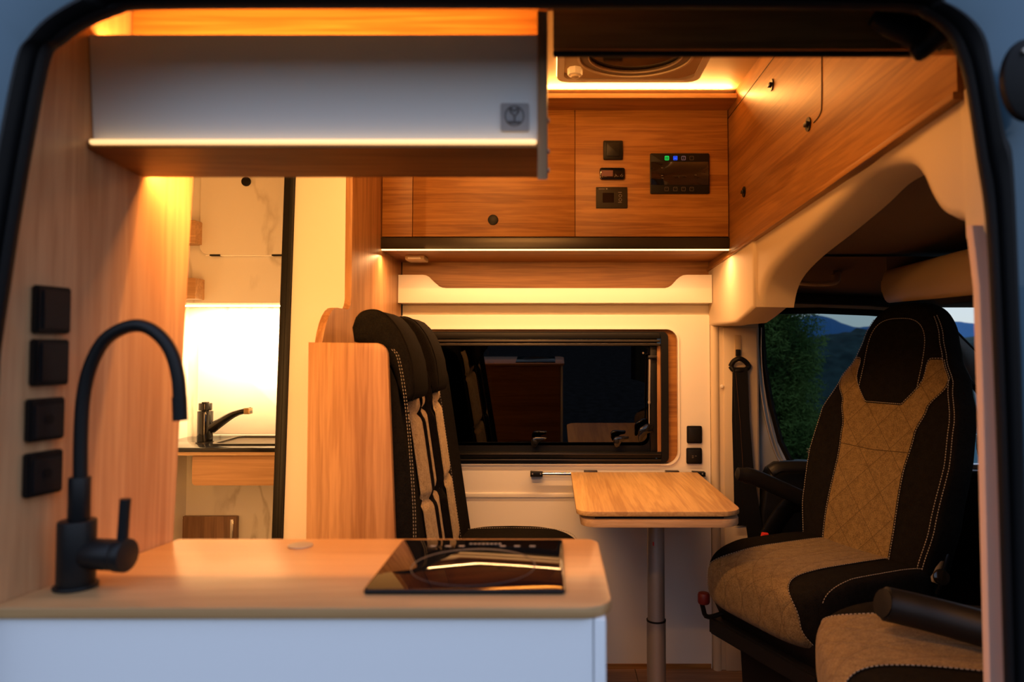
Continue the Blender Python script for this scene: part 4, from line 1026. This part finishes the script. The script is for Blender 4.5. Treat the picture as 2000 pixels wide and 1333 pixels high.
    def arm(pts, rad, flat):
        part('armrest', tube(NB(), catmull(pts, 6), rad, 16, flat=flat, upv=(0, 0, 1)), BlackM, T)
    return T, G, arm

T1, G1, arm1 = cab_seat('swivel_chair', 'swivelled driver seat with black sides and beige quilted centre, facing the table', (.975, 2.165, 0), (-.913, -.407, 0), .605)
n6 = 4 * 6 + 1
ap = [P(1437, 926, y=2.33), P(1470, 932, y=2.34), P(1520, 953, y=2.36), P(1570, 975, y=2.38), P(1640, 1000, y=2.40)]
arm1(ap, [.010] + [.022] * 3 + [.026] * 20 + [.026], .75)
bm = NB(); tube(bm, catmull([P(1500, 1050, y=2.46), P(1540, 990, y=2.46), P(1585, 985, y=2.45)], 4), .05, 12, flat=.4); part('arm_mount', bm, Black, T1)
T2, G2, arm2 = cab_seat('swivel_chair', 'passenger seat cushion in the near right corner, beige top with double white stitching', (0.985, 1.215, 0), (-.965, .26, 0), .665, arm_far=False, quilt=TanQ2)
ap = [P(1722, 1178, y=1.33), P(1738, 1182, y=1.33), P(1790, 1194, y=1.31), P(1860, 1212, y=1.28), P(1980, 1246, y=1.22)]
arm2(ap, [.014] + [.026] * 3 + [.031] * 20 + [.031], .9)

# seat belt on the far pillar
sb = thing('seat_belt', 'black seat belt hanging from the far cream pillar beside the cab door', 'seat belt', P(1445, 715, y=2.55))
bm = NB(); box(bm, PX(1435, 2.556), PX(1448, 2.556), 2.553, 2.560, PZ(702, 2.556), PZ(655, 2.556), bev=.003); part('height_slot', bm, Beige, sb)
bm = NB(); box(bm, PX(1437, 2.55), PX(1446, 2.55), 2.545, 2.556, PZ(696, 2.55), PZ(683, 2.55), bev=.002); part('slider_button', bm, Black, sb)
bm = NB(); tube(bm, catmull([P(1427, 716, y=2.545), P(1433, 706, y=2.54), P(1444, 701, y=2.535), P(1455, 706, y=2.54), P(1462, 716, y=2.545), P(1455, 723, y=2.54), P(1444, 724, y=2.535), P(1433, 723, y=2.54), P(1427, 716, y=2.545)], 4), .009, 10, cap=False); part('guide_loop', bm, Rubber, sb)
def strap(path, wds, y, nm):
    bm = NB(); rows = []
    for (u, v), wd in zip(path, wds):
        a_ = P(u - wd, v, y=y); b_ = P(u + wd, v, y=y); rows.append([a_, b_, b_ + Vector((0, .003, 0)), a_ + Vector((0, .003, 0))])
    grid(bm, rows, closed=True); part(nm, bm, Rubber, sb)
strap([(1446, 718), (1450, 820), (1458, 930), (1478, 1060)], [14, 14, 15, 16], 2.53, 'webbing')
strap([(1443, 722), (1443, 820), (1447, 930), (1449, 1027)], [12, 13, 14, 14], 2.545, 'webbing')
bm = NB(); stitches(bm, [P(1437, 730, y=2.528), P(1446, 830, y=2.528), P(1452, 930, y=2.528)], step=.006, ln=.004, wd=.0006); part('webbing_seam', bm, mat('brown_thread', (.12, .06, .03), .9), sb)
bk_ = thing('buckle', 'red-topped seat belt buckle behind the driver seat cushion', 'buckle', P(1490, 1050, y=2.30))
bm = NB(); prism(bm, pxpoly([(1482, 1062), (1496, 1062), (1500, 1042), (1489, 1041)], 2.30), 'y', 2.29, 2.31, bev=.003); part('button', bm, Red, bk_)
bm = NB(); prism(bm, pxpoly([(1476, 1110), (1498, 1110), (1500, 1052), (1482, 1052)], 2.305), 'y', 2.305, 2.33, bev=.004); part('body', bm, Black, bk_)
# second buckle cluster beside the driver seat (dark, right side)
b2 = thing('buckle', 'black seat belt buckle cluster right of the driver seat cushion', 'buckle', P(1835, 1130, y=1.86))
bm = NB(); cyl(bm, P(1838, 1128, y=1.86), (-.3, -1, .3), .020, .012, 20, bev=.004); part('body', bm, BlackG, b2)
bm = NB(); tube(bm, catmull([P(1830, 1160, y=1.93), P(1838, 1140, y=1.93), P(1850, 1090, y=1.95), P(1860, 1060, y=2.0)], 4), .012, 10, flat=.4); part('stalk', bm, Black, b2)

# ================================================================ BATHROOM FITTINGS
yc2 = 2.36
bx_r = x_t - .04
cb = thing('bathroom_cabinet', 'marble-effect bathroom wall cabinet with lift door', 'cabinet', (-1.05, yc2, 1.33))
zb_ = PZ(592, yc2)
bl = PX(372, yc2)
part('carcass', box(NB(), -1.30, bx_r, yc2, YW - .001, zb_, CZ - .01, bev=.001), Marble, cb)
dx0, dx1 = PX(388, yc2 - .01), PX(556, yc2 - .01)
dz0 = PZ(499, yc2)
part('door', prism(NB(), rrect(dx0, dz0, dx1, PZ(190, yc2), (.03, .004, .004, .03), 6), 'y', yc2 - .016, yc2 - .001, bev=.0015), Marble, cb)
bm = NB(); ring(bm, rrect(dx0 - .002, dz0 - .0035, dx1, PZ(190, yc2), (.032, .004, .004, .03), 6), rrect(dx0, dz0, dx1 - .001, PZ(190, yc2) - .001, (.03, .004, .004, .03), 6), 'y', yc2 - .003, yc2 - .0005)
bm.free()
part('pale_gap_bar', box(NB(), PX(402, yc2), PX(552, yc2), yc2 - .0125, yc2 - .001, dz0 - .004, dz0 - .0005), mat('painted_gap_glow', (.95, .93, .9), .3), cb)  # near-white bar stands in for the glow in the door gap
for u in (411, 532): part('hinge', box(NB(), PX(u, yc2), PX(u + 20, yc2), yc2 - .017, yc2 - .001, dz0 - .004, dz0 + .001), Black, cb)
q = P(481, 355, y=yc2 - .018); part('knob', cyl(NB(), (q.x, yc2 - .015, q.z), (0, -1, 0), .0155, .008, 24, bev=.002), Black, cb)
t = thing('led_strip', 'warm LED strip under the bathroom cabinet above the mirror', 'LED strip', (-1.0, 2.47, zb_), 'LED light strips')
part('diffuser', box(NB(), -1.29, bx_r - .01, 2.465, 2.49, zb_ - .006, zb_ - .0005, bev=.001), StripE, t)
mr_ = thing('backlit_mirror', 'brightly lit rounded mirror panel above the bathroom basin', 'mirror', (-1.1, YW, 1.1))
mx0, mz0, mx1, mz1 = PX(391, YW), PZ(875, 2.28) + .008, PX(560, YW) + .1, PZ(638, YW)
part('backlight', prism(NB(), rrect(mx0 - .0015, mz0 - .002, mx1, mz1 + .001, .028, 6), 'y', YW - .006, YW - .001), MirrorE, mr_)
part('mirror_face', prism(NB(), rrect(mx0, mz0, mx1, mz1, .027, 6), 'y', YW - .013, YW - .006, bev=.001), Mirror, mr_)
# basin counter
zs = PZ(870, 2.32)
vt = thing('bathroom_vanity', 'walnut bathroom shelf with glossy black basin top', 'washstand', (-1.1, 2.3, zs))
yv = 2.28
zt0, zt1 = PZ(884, yv), PZ(875, yv)
part('basin_top', box(NB(), -1.305, bx_r, yv, YW - .001, zt0, zt1, bev=.003), BlackG, vt)
part('counter_edge', box(NB(), -1.306, bx_r, yv + .008, YW - .001, PZ(891, yv), zt0), Edge, vt)
part('apron', prism(NB(), rrect(PX(379, yv + .03), PZ(949, yv + .03), bx_r, PZ(891, yv + .03), (.012, 0.001, .001, .001), 4), 'y', yv + .03, YW - .002, bev=.001), WoodS, vt)
bm = NB(); ring(bm, rrect(PX(432, 2.42), 2.33, bx_r - .03, 2.55, .02, 5), rrect(PX(442, 2.42), 2.345, bx_r - .045, 2.535, .02, 5), 'z', zt1, zt1 + .006); part('basin_rim', bm, BlackG, vt)
bm = NB(); prism(bm, rrect(PX(442, 2.42), 2.345, bx_r - .045, 2.535, .02, 5), 'z', zt1 - .003, zt1 + .0015); part('bowl', bm, mat('basin_dark', (.03, .02, .012), .25), vt)
# tap
tp = thing('bathroom_tap', 'short black lever tap beside the bathroom basin', 'tap', (PX(402, 2.40), 2.40, zt1))
tx = PX(403, 2.40); tw = (PX(417, 2.40) - PX(388, 2.40)) / 2; tzt = PZ(803, 2.40)
part('base_flange', cyl(NB(), (tx, 2.40, zt1), (0, 0, 1), tw * 1.15, .004, 24), AluDark, tp)
part('body', cyl(NB(), (tx, 2.40, zt1), (0, 0, 1), tw, tzt - zt1, 24, bev=.002), BlackG, tp)
part('head', cyl(NB(), (tx, 2.40, tzt + .002), (0, 0, 1), tw * .86, PZ(787, 2.4) - tzt - .003, 24, bev=.002), BlackG, tp)
bm = NB(); box(bm, tx - .004, tx + tw * .55, 2.38, 2.40, tzt - .0, PZ(785, 2.4), bev=.002); part('head_notch', bm, Black, tp)
sp_ = catmull([P(412, 838, y=2.40), P(430, 826, y=2.40), P(452, 812, y=2.40), P(470, 805, y=2.40), P(490, 801, y=2.40)], 5)
part('spout', tube(NB(), sp_, [.016 - .007 * min(1, i / 14) for i in range(len(sp_))], 12, flat=1.2), BlackG, tp)
part('spout_tip', box(NB(), PX(481, 2.4), PX(492, 2.4), 2.385, 2.415, PZ(809, 2.4), PZ(797, 2.4), bev=.002), mat('bronze', (.30, .20, .10), .3, metal=.8), tp)
# wooden lid/cover low on the marble wall
yk = YW
t = thing('wooden_hatch', 'small dark wood hatch with metal catches low on the marble wall', 'hatch', P(420, 1030, y=yk))
part('panel', prism(NB(), rrect(PX(300, yk), PZ(1120, yk), PX(472, yk), PZ(1007, yk), .004, 3), 'y', yk - .022, yk - .001, bev=.0015), wood('hatch_laminate', 'z', (.10, .05, .03), (.28, .16, .09)), t)
part('catch', box(NB(), PX(461, yk), PX(467, yk), yk - .027, yk - .02, PZ(1048, yk), PZ(1012, yk), bev=.001), Chrome, t)
part('hinge', box(NB(), PX(352, yk), PX(370, yk), yk - .025, yk - .02, PZ(1014, yk), PZ(1009, yk), bev=.001), Chrome, t)
# little wooden ledges on the bathroom side wall (edge-on)
for (a_, b_, c_, d_, lab) in ((371, 430, 382, 475, 'slim walnut ledge on the bathroom side wall, the upper one'), (371, 543, 382, 584, 'slim walnut ledge on the bathroom side wall, the lower one')):
    yy = 2.30; q0 = P(a_, d_, y=yy); q1 = P(c_, b_, y=yy)
    tag(obj('wall_ledge', box(NB(), -1.308, q1.x, yy, yy + .12, q0.z, q1.z, bev=.002), WoodS), lab, 'shelf')

# ================================================================ NEAR OVERHEAD CABINET
oc = thing('overhead_cabinet', 'white-fronted overhead cabinet over the kitchen worktop', 'cabinet', (-.33, .93, 1.43))
def nearpt(px, py, y): return P(px, py, y=y)
yt, yb_ = .904, .914
f00 = P(170, 270, y=yb_); f10 = P(1052, 279, y=yb_); f01 = P(134, 68, y=yt); f11 = P(1052, 68, y=yt)
f00.x = LW(yb_) + .002; f01.x = LW(yt) + .002; f10.x = f11.x = P(1050, 279, y=yb_).x
f10.z = f00.z = (f10.z + f00.z) / 2; f11.z = f01.z
bm = NB(); vv = [bm.verts.new(p) for p in (f00, f10, f11, f01)] + [bm.verts.new(p + Vector((0, .014, 0))) for p in (f00, f10, f11, f01)]
for f in ((0, 1, 2, 3), (7, 6, 5, 4), (0, 4, 5, 1), (1, 5, 6, 2), (2, 6, 7, 3), (3, 7, 4, 0)): bm.faces.new([vv[i] for i in f])
part('white_front', bm, White if False else WhiteF, oc)
zb2 = PZ(291, .91)
xe0, xe1 = f10.x, P(1069, 300, y=.905).x
bm = NB(); zr_ = PZ(347, .995)
vv = [bm.verts.new(p) for p in ((LW(.905) + .002, .905, zb2), (xe0, .905, zb2), (xe0, .995, zr_), (LW(.995) + .002, .995, zr_), (LW(.905) + .002, .905, zb2 + .010), (xe0, .905, zb2 + .010), (xe0, .995, zr_ + .014), (LW(.995) + .002, .995, zr_ + .014))]
for f in ((0, 1, 2, 3), (7, 6, 5, 4), (0, 4, 5, 1), (1, 5, 6, 2), (2, 6, 7, 3), (3, 7, 4, 0)): bm.faces.new([vv[i] for i in f])
bmesh.ops.recalc_face_normals(bm, faces=bm.faces[:]); BEV(bm, geom=bm.edges[:], offset=.001, segments=1, affect='EDGES'); part('bottom_board', bm, WoodX, oc)
bm = NB(); prism(bm, [(.885, PZ(22, .885)), (.896, 1.58), (.905, 1.44), (.905, P(1060, 351, y=.905).z), (1.0, P(1060, 349, y=1.0).z), (1.0, PZ(22, .885) + .06)], 'x', xe0, xe1, bev=.0012); part('end_panel', bm, WoodZ, oc)
for v in (236, 296, 333): part('screw_cap', cyl(NB(), P(1069, v, y=.93), (1, 0, 0), .0035, .003, 12, bev=.001), Alu, oc)
ln = thing('led_strip', 'soft warm LED profile along the lower edge of the white cabinet front', 'LED strip', (-.33, .905, f00.z), 'LED light strips')
za = PZ(283, .905); zb3 = PZ(273, .905)
bm = NB(); box(bm, LW(.905) + .006, xe0 - .0008, .900, .912, za, zb3, bev=.003, seg=3); part('diffuser', bm, StripN, ln)
ln3 = thing('led_strip', 'LED strip on the rear lower edge of the white cabinet, hidden from the door', 'LED strip', (-.29, 1.0, 1.44), 'LED light strips')
bm = NB(); box(bm, LW(1.0) + .015, xe0 - .004, .997, 1.003, 1.436, 1.446, bev=.001); part('diffuser', bm, StripN, ln3)
ln4 = thing('led_strip', 'added upright LED fill behind the left wood board, hidden from the door', 'LED strip', (-.90, 1.12, .95), 'LED light strips')
bm = NB(); box(bm, -.915, -.885, 1.118, 1.128, .54, 1.36, bev=.001); part('diffuser', bm, StripN, ln4); part('backing', box(NB(), -.92, -.88, 1.106, 1.118, FZ, 1.38), Black, ln4)  # unseen housing made up for the bathroom fill lamp
ln5 = thing('led_strip', 'added unseen LED fill strip on the ceiling behind the white overhead cabinet', 'LED strip', (-.33, 1.10, 1.97), 'LED light strips')
bm = NB(); box(bm, -.56, .07, 1.088, 1.112, 1.962, 1.970, bev=.001); part('diffuser', bm, StripN, ln5); part('profile', box(NB(), -.565, .075, 1.082, 1.118, 1.970, CZ - .0005), Alu, ln5)  # unseen fixture added around the ceiling fill lamp
ln2 = thing('led_strip', 'hidden LED strip on top of the white cabinet, lighting the wood above', 'LED strip', (-.33, .925, 1.58), 'LED light strips')
bm = NB(); box(bm, LW(.93) + .02, xe0 - .01, .918, .932, 1.570, 1.582, bev=.001); part('diffuser', bm, StripN, ln2)
bm = NB(); prism(bm, [(LW(.93) + .002, .924), (xe0 - .001, .924), (xe0 - .001, .970), (LW(.97) + .002, .970)], 'z', 1.550, 1.560); part('top_board', bm, WoodX, oc)
# plaque
pq = thing('emblem_plaque', 'small grey square plaque with a round emblem on the white cabinet', 'plaque', P(1005, 230, y=.905))
def yf(z): return yb_ + (yt - yb_) * (z - f00.z) / (f01.z - f00.z)
def onf(px, py, off):
    y = .90
    for _ in range(4): y = yf(P(px, py, y=y).z)
    q = P(px, py, y=y); return Vector((q.x, q.y - off, q.z))
def plate(pts, d0, d1, m, nm):
    bm = NB(); A_ = [bm.verts.new(onf(u, v, d0)) for u, v in pts]; B_ = [bm.verts.new(onf(u, v, d1)) for u, v in pts]
    bm.faces.new(A_); bm.faces.new(B_[::-1]); n = len(pts)
    for i in range(n): bm.faces.new((A_[i], A_[(i + 1) % n], B_[(i + 1) % n], B_[i]))
    part(nm, bm, m, pq)
plate([(u, v) for u, v in rrect(978, 203, 1033, 258, 4, 4)], 0, .003, GrayTag, 'plate')
bm = NB(); tube(bm, [onf(1005 + 18 * cos(2 * pi * i / 32), 228 + 19 * sin(2 * pi * i / 32), .003) for i in range(33)], .0009, 6, cap=False); part('emblem_ring', bm, GrayTagD, pq)
bm = NB()
for pth in ([(995, 212), (998, 221), (1005, 229), (1012, 221), (1015, 212)], [(1005, 229), (1005, 240)], [(998, 213), (1004, 219), (1011, 213)]): tube(bm, [onf(u, v, .0035) for u, v in pth], .0012, 6)
part('emblem_branch', bm, GrayTagD, pq)
bm = NB()
for i in range(6): tube(bm, [onf(993 + i * 4.4, 238, .0035), onf(993 + i * 4.4, 243, .0035)], .0011, 6)
tube(bm, [onf(992, 240.5, .0032), onf(1017, 240.5, .0032)], .0010, 6); part('emblem_word', bm, GrayTagD, pq)

# ================================================================ KITCHEN COUNTER
CT = .900
kt = thing('kitchen_unit', 'white kitchen cabinet with wood worktop in the foreground', 'cabinet', (-.3, .9, FZ))
yn_, yf_ = P(600, 1188, z=CT).y, P(600, 1053, z=CT).y
xr = .066
rr = .035
pts = [(LW(yn_) + .002, yn_), (xr - rr, yn_)] + [(xr - rr + rr * sin(t), yn_ + rr - rr * cos(t)) for t in [i / 8 * pi / 2 for i in range(1, 9)]] + [(xr - .022 + .022 * cos(t), yf_ - .022 + .022 * sin(t)) for t in [i / 6 * pi / 2 for i in range(0, 7)]] + [(LW(yf_) + .002, yf_)]
wt = thing('worktop', 'wood-effect kitchen worktop with rounded front corner', 'worktop', (-.3, .9, CT - .013))
part('slab', prism(NB(), pts, 'z', CT - .0125, CT, bev=.0015), WoodC, wt)
xk = P(1183, 1250, y=.80).x
part('body', prism(NB(), [(LW(.803) + .003, .803), (xk - .016, .803), (xk - .016, yf_ - .02), (LW(yf_ - .02) + .003, yf_ - .02)], 'z', FZ, CT - .0128), WoodX, kt)
part('front_panel', box(NB(), LW(.80) + .008, P(1158, 1250, y=.798).x, .795, .8025, FZ, CT - .013, bev=.001), WhiteF, kt)
part('end_panel', box(NB(), P(1160, 1250, y=.798).x, xk, .793, yf_ - .015, FZ, CT - .013, bev=.002), WhiteF, kt)
q = P(587, 1067, z=CT); t = thing('cable_grommet', 'small flat round grommet set in the worktop left of the hob', 'grommet', (q.x, q.y, CT))
part('disc', cyl(NB(), (q.x, q.y, CT), (0, 0, 1), .0175, .0015, 28, bev=.0006), Alu, t)
# hob
hb = thing('induction_hob', 'black glass single induction hob set on the worktop', 'hob', (-.1, .92, CT))
hq = [P(708, 1163, z=CT), P(1104, 1163, z=CT), P(1099, 1062, z=CT), P(792, 1062, z=CT)]
hx0, hx1 = hq[0].x, hq[1].x; hy0, hy1 = hq[0].y, hq[2].y
part('glass_plate', prism(NB(), rrect(hx0, hy0, hx1, hy1, .006, 4), 'z', CT, CT + .006, bev=.0018), HobG, hb)
ZH = CT + .0062
bm = NB(); cc_ = P(925, 1106, z=ZH)
pts = [(cc_.x + .078 * cos(2 * pi * i / 64), cc_.y + .078 * sin(2 * pi * i / 64), ZH - .0004) for i in range(65)]
tube(bm, pts, .0012, 6, cap=False, flat=.5); part('zone_ring', bm, GrayMark2, hb)
bm = NB()
for u in (846, 875, 902, 982, 1010, 1040): 
    q = P(u, 1067, z=ZH); box(bm, q.x - .004, q.x + .004, q.y - .002, q.y + .002, ZH - .0006, ZH)
for i in range(8):
    q = P(920 + i * 8, 1062.6, z=ZH); box(bm, q.x - .002, q.x + .002, q.y - .0015, q.y + .002, ZH - .0006, ZH)
part('touch_marks', bm, GrayMark, hb)
# kitchen tap
kp = thing('kitchen_tap', 'tall matte black gooseneck tap on the worktop by the left wall', 'tap', (P(145, 1155, z=CT).x, P(145, 1155, z=CT).y, CT))
kx, ky = P(148, 1148, z=CT).x, P(148, 1148, z=CT).y
def kz(py): return PZ(py, ky)
def KP(px, py, dy=0): return P(px, py, y=ky + dy)
part('base_flange', cyl(NB(), (kx, ky, CT), (0, 0, 1), .0240, .0045, 28, bev=.001), BlackM, kp)
part('body', cyl(NB(), (kx, ky, CT), (0, 0, 1), .0205, kz(1016) - CT, 28, bev=.002), BlackM, kp)
part('riser', cyl(NB(), (KP(155, 980).x, ky, kz(1016)), (0, 0, 1), .0118, kz(932) - kz(1016), 24, bev=.001), BlackM, kp)
hs = catmull([KP(157, 935), KP(158, 850), KP(163, 775), KP(177, 715), KP(203, 667), KP(240, 642), KP(277, 637), KP(310, 655), KP(335, 690), KP(349, 745), KP(352, 820)], 6)
part('hose_neck', tube(NB(), hs, .0078, 16), BlackM, kp)
part('nozzle', tube(NB(), [KP(350.5, 775), KP(352, 822)], .0084, 16), BlackM, kp)
part('side_valve', cyl(NB(), (kx + .012, ky, kz(1082)), (1, -.15, 0), .0180, .045, 24, bev=.002), BlackM, kp)
part('valve_cap', cyl(NB(), (kx + .052, ky - .006, kz(1082)), (1, -.15, 0), .0195, .014, 24, bev=.002), BlackM, kp)
part('lever', tube(NB(), [KP(239, 1062, -.006), KP(245, 975, -.006)], .0062, 14), BlackM, kp)

# sockets on the left wall board
labs = ['topmost black switch on the left wood board', 'second black switch from the top on the left wood board', 'third black socket from the top on the left wood board', 'lowest black socket on the left wood board']
th = math.atan2(LW(1.071) - LW(.8), .271)   # direction of the board in plan
dv = Vector((LW(1.0) - LW(.8), .2, 0)).normalized(); nv = Vector((dv.y, -dv.x, 0))
for k, (u, v, hh) in enumerate(((94, 606, 92), (90, 708, 90), (81, 819, 82), (77, 924, 84))):
    # point on the board plane
    d_ = FW + RT * ((u - PCX) / F) - UP * ((v - PCY) / F)
    # x = -.561-(1.071-y)*.207  ->  t*d.x = -.561-.2217+.207*t*d.y
    t_ = (-.561 - .2217) / (d_.x - .207 * d_.y); q = CAM + d_ * t_
    t = thing('wall_switch', labs[k], 'switch' if k < 2 else 'socket', q)
    def LQ(a_, z_, o_): return q + dv * a_ + nv * o_ + Vector((0, 0, z_))
    hw = .0235; hh_ = hh * q.y / 1400 / 2
    def blk(a0, a1, z0, z1, o0, o1, bev, m, nm):
        bm = NB(); r = bmesh.ops.create_cube(bm, size=1)
        bm.normal_update()
        for vx in bm.verts: vx.co = LQ(a0 + (vx.co.x + .5) * (a1 - a0), z0 + (vx.co.z + .5) * (z1 - z0), o0 + (vx.co.y + .5) * (o1 - o0))
        if bev: BEV(bm, geom=bm.edges[:], offset=bev, segments=2, affect='EDGES')
        part(nm, bm, m, t)
    blk(-hw, hw, -hh_, hh_, 0, .010, .002, Black, 'frame')
    if k < 2: blk(-hw + .006, hw - .004, -hh_ + .005, hh_ - .005, .008, .0125, .0015, BlackM, 'rocker')
    else:
        blk(-hw + .005, hw - .004, -hh_ + .004, hh_ - .008, .008, .0115, .001, BlackM, 'insert')
        bm = NB(); cyl(bm, LQ(0, 0, .0115), nv, .006, .0008, 14); part('socket_hole', bm, Black, t)

# ================================================================ OUTSIDE
def terr(name, x0, x1, nx, yd, hf, m, label, cat, z0=-14, depth=40):
    bm = NB(); rows = []
    for r_ in range(8):
        t = r_ / 7; rows.append([(x0 + (x1 - x0) * i / nx, yd + depth * t - 0, z0 + (hf(x0 + (x1 - x0) * i / nx) - z0) * sin(t * pi / 2) + (mnoise.noise(Vector((i * .35, t * 6, 0))) * (hf(0) - z0) * .05 if 0 < r_ < 7 else 0)) for i in range(nx + 1)])
    grid(bm, rows); o = obj(name, bm, m, sharp=180); tag(o, label, cat); return o
def treecover(name, c1, c2, sc):
    m = bpy.data.materials.new(name); m.use_nodes = True; n = m.node_tree.nodes; L = m.node_tree.links; b = n['Principled BSDF']; b.inputs['Roughness'].default_value = .95; b.inputs['Specular IOR Level'].default_value = .1
    g = n.new('ShaderNodeNewGeometry'); t = n.new('ShaderNodeTexNoise'); t.inputs['Scale'].default_value = sc; t.inputs['Detail'].default_value = 6; L.new(g.outputs['Position'], t.inputs[0])
    r = n.new('ShaderNodeValToRGB'); r.color_ramp.elements[0].position = .35; r.color_ramp.elements[1].position = .65; r.color_ramp.elements[0].color = (*c1, 1); r.color_ramp.elements[1].color = (*c2, 1); L.new(t.outputs['Fac'], r.inputs[0]); L.new(r.outputs[0], b.inputs['Base Color']); return m
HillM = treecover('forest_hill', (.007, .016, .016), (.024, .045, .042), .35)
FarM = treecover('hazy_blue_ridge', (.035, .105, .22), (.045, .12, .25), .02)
LakeM = mat('lake_water', (.05, .13, .16), .12, spec=.6)
# lake
bm = NB(); box(bm, -200, 400, 16, 900, -14.2, -14.0); lk_ = obj('lake', bm, LakeM); tag(lk_, 'pale blue water below the hills seen through the driver window', 'lake'); lk_['kind'] = 'stuff'
zh = lambda py, y: PZ(py, y)
def hillh(x): 
    u = PCX + x * F / 160; base = 662 - 10 * sin((u - 1560) / 60) + 5 * mnoise.noise(Vector((u / 14, 0, 0))) + (-10 if u > 1640 else 0) * min(1, (u - 1640) / 40)
    return CAMZ + (686 - base) * 160 / F
def ridgeh(x):
    u = PCX + x * F / 700; base = 640 - 24 * math.exp(-((u - 1590) / 45) ** 2) - 12 * math.exp(-((u - 1850) / 80) ** 2) + 3 * mnoise.noise(Vector((u / 11, 3, 0)))
    return CAMZ + (686 - base) * 700 / F
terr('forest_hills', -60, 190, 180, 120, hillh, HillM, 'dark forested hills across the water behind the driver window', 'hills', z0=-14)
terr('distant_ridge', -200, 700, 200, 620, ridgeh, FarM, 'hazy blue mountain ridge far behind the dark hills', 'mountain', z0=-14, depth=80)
bm = NB(); rows = []
for j in range(13):
    rows.append([( -30 + i * 2.6, 3.2 + j * .9, -.75 - .09 * j - .018 * j * j + .12 * mnoise.noise(Vector((i * .5, j * .5, 0)))) for i in range(26)])
grid(bm, rows); g_ = obj('ground', bm, treecover('dark_ground', (.03, .025, .02), (.07, .06, .05), 4)); g_['kind'] = 'structure'
bm = NB(); box(bm, -30, 40, -25, 3.3, -.8, -.75); g2 = obj('ground_gravel', bm, treecover('gravel', (.018, .017, .016), (.04, .038, .037), 8)); g2['kind'] = 'structure'
# pine tree beyond the driver's window
def tree(cx, cy, zb, crown, label):
    t = thing('pine_tree', label, 'tree', (cx, cy, zb))
    part('trunk', tube(NB(), [(cx, cy, zb), (cx + .1, cy, zb + 2.2), (cx, cy, zb + 4.6)], [.16, .11, .03], 10), treecover('bark', (.03, .02, .015), (.07, .05, .035), 10), t)
    bm = NB(); rnd = random.Random(5)
    for (ox, oz, rx, rz, n) in crown:
        for _ in range(n):
            # clumps on a shell, needles in each clump
            th_ = rnd.uniform(0, 2 * pi); ph = math.acos(rnd.uniform(-1, 1)); k = rnd.uniform(.55, 1.0) * (1 + .16 * sin(th_ * 5 + ph * 4))
            c = Vector((cx + ox + rx * k * sin(ph) * cos(th_), cy + rx * k * sin(ph) * sin(th_), oz + rz * k * cos(ph)))
            for _ in range(16):
                d = Vector((rnd.gauss(0, 1), rnd.gauss(0, 1), rnd.gauss(.5, 1))).normalized(); l = rnd.uniform(.04, .09); wv = d.orthogonal().normalized() * rnd.uniform(.005, .011)
                b0 = c + Vector((rnd.gauss(0, .05), rnd.gauss(0, .05), rnd.gauss(0, .04)))
                v = [bm.verts.new(p) for p in (b0 - wv, b0 + wv, b0 + d * l)]; bm.faces.new(v)
    o = part('foliage', bm, treecover('pine_needles', (.040, .080, .016), (.13, .19, .040), 2.5), t, smooth=False); o['kind'] = 'stuff'
tree(2.60, 8.6, -1.9, [(-.05, 1.05, .62, .9, 2300), (-.1, .45, .55, .6, 1400), (.25, .10, .45, .38, 900), (-.25, 1.9, .6, .6, 1200), (.35, -.12, .30, .22, 400)], 'green pine tree close outside the driver window')

# wooded slope on the near side of the track (it darkens the reflections in the window)
bm = NB(); rows = []
for j in range(9):
    t = j / 8; rows.append([(-60 + i * 4, -12 - 16 * t + 3 * mnoise.noise(Vector((i * .3, 0, 0))), -.8 + 4.0 * sin(t * pi / 2) * (1 + .25 * mnoise.noise(Vector((i * .4, j * .3, 5))))) for i in range(31)])
grid(bm, rows); tag(obj('wooded_slope', bm, HillM, sharp=180), 'dark wooded slope across the track, mirrored in the dinette window', 'slope')
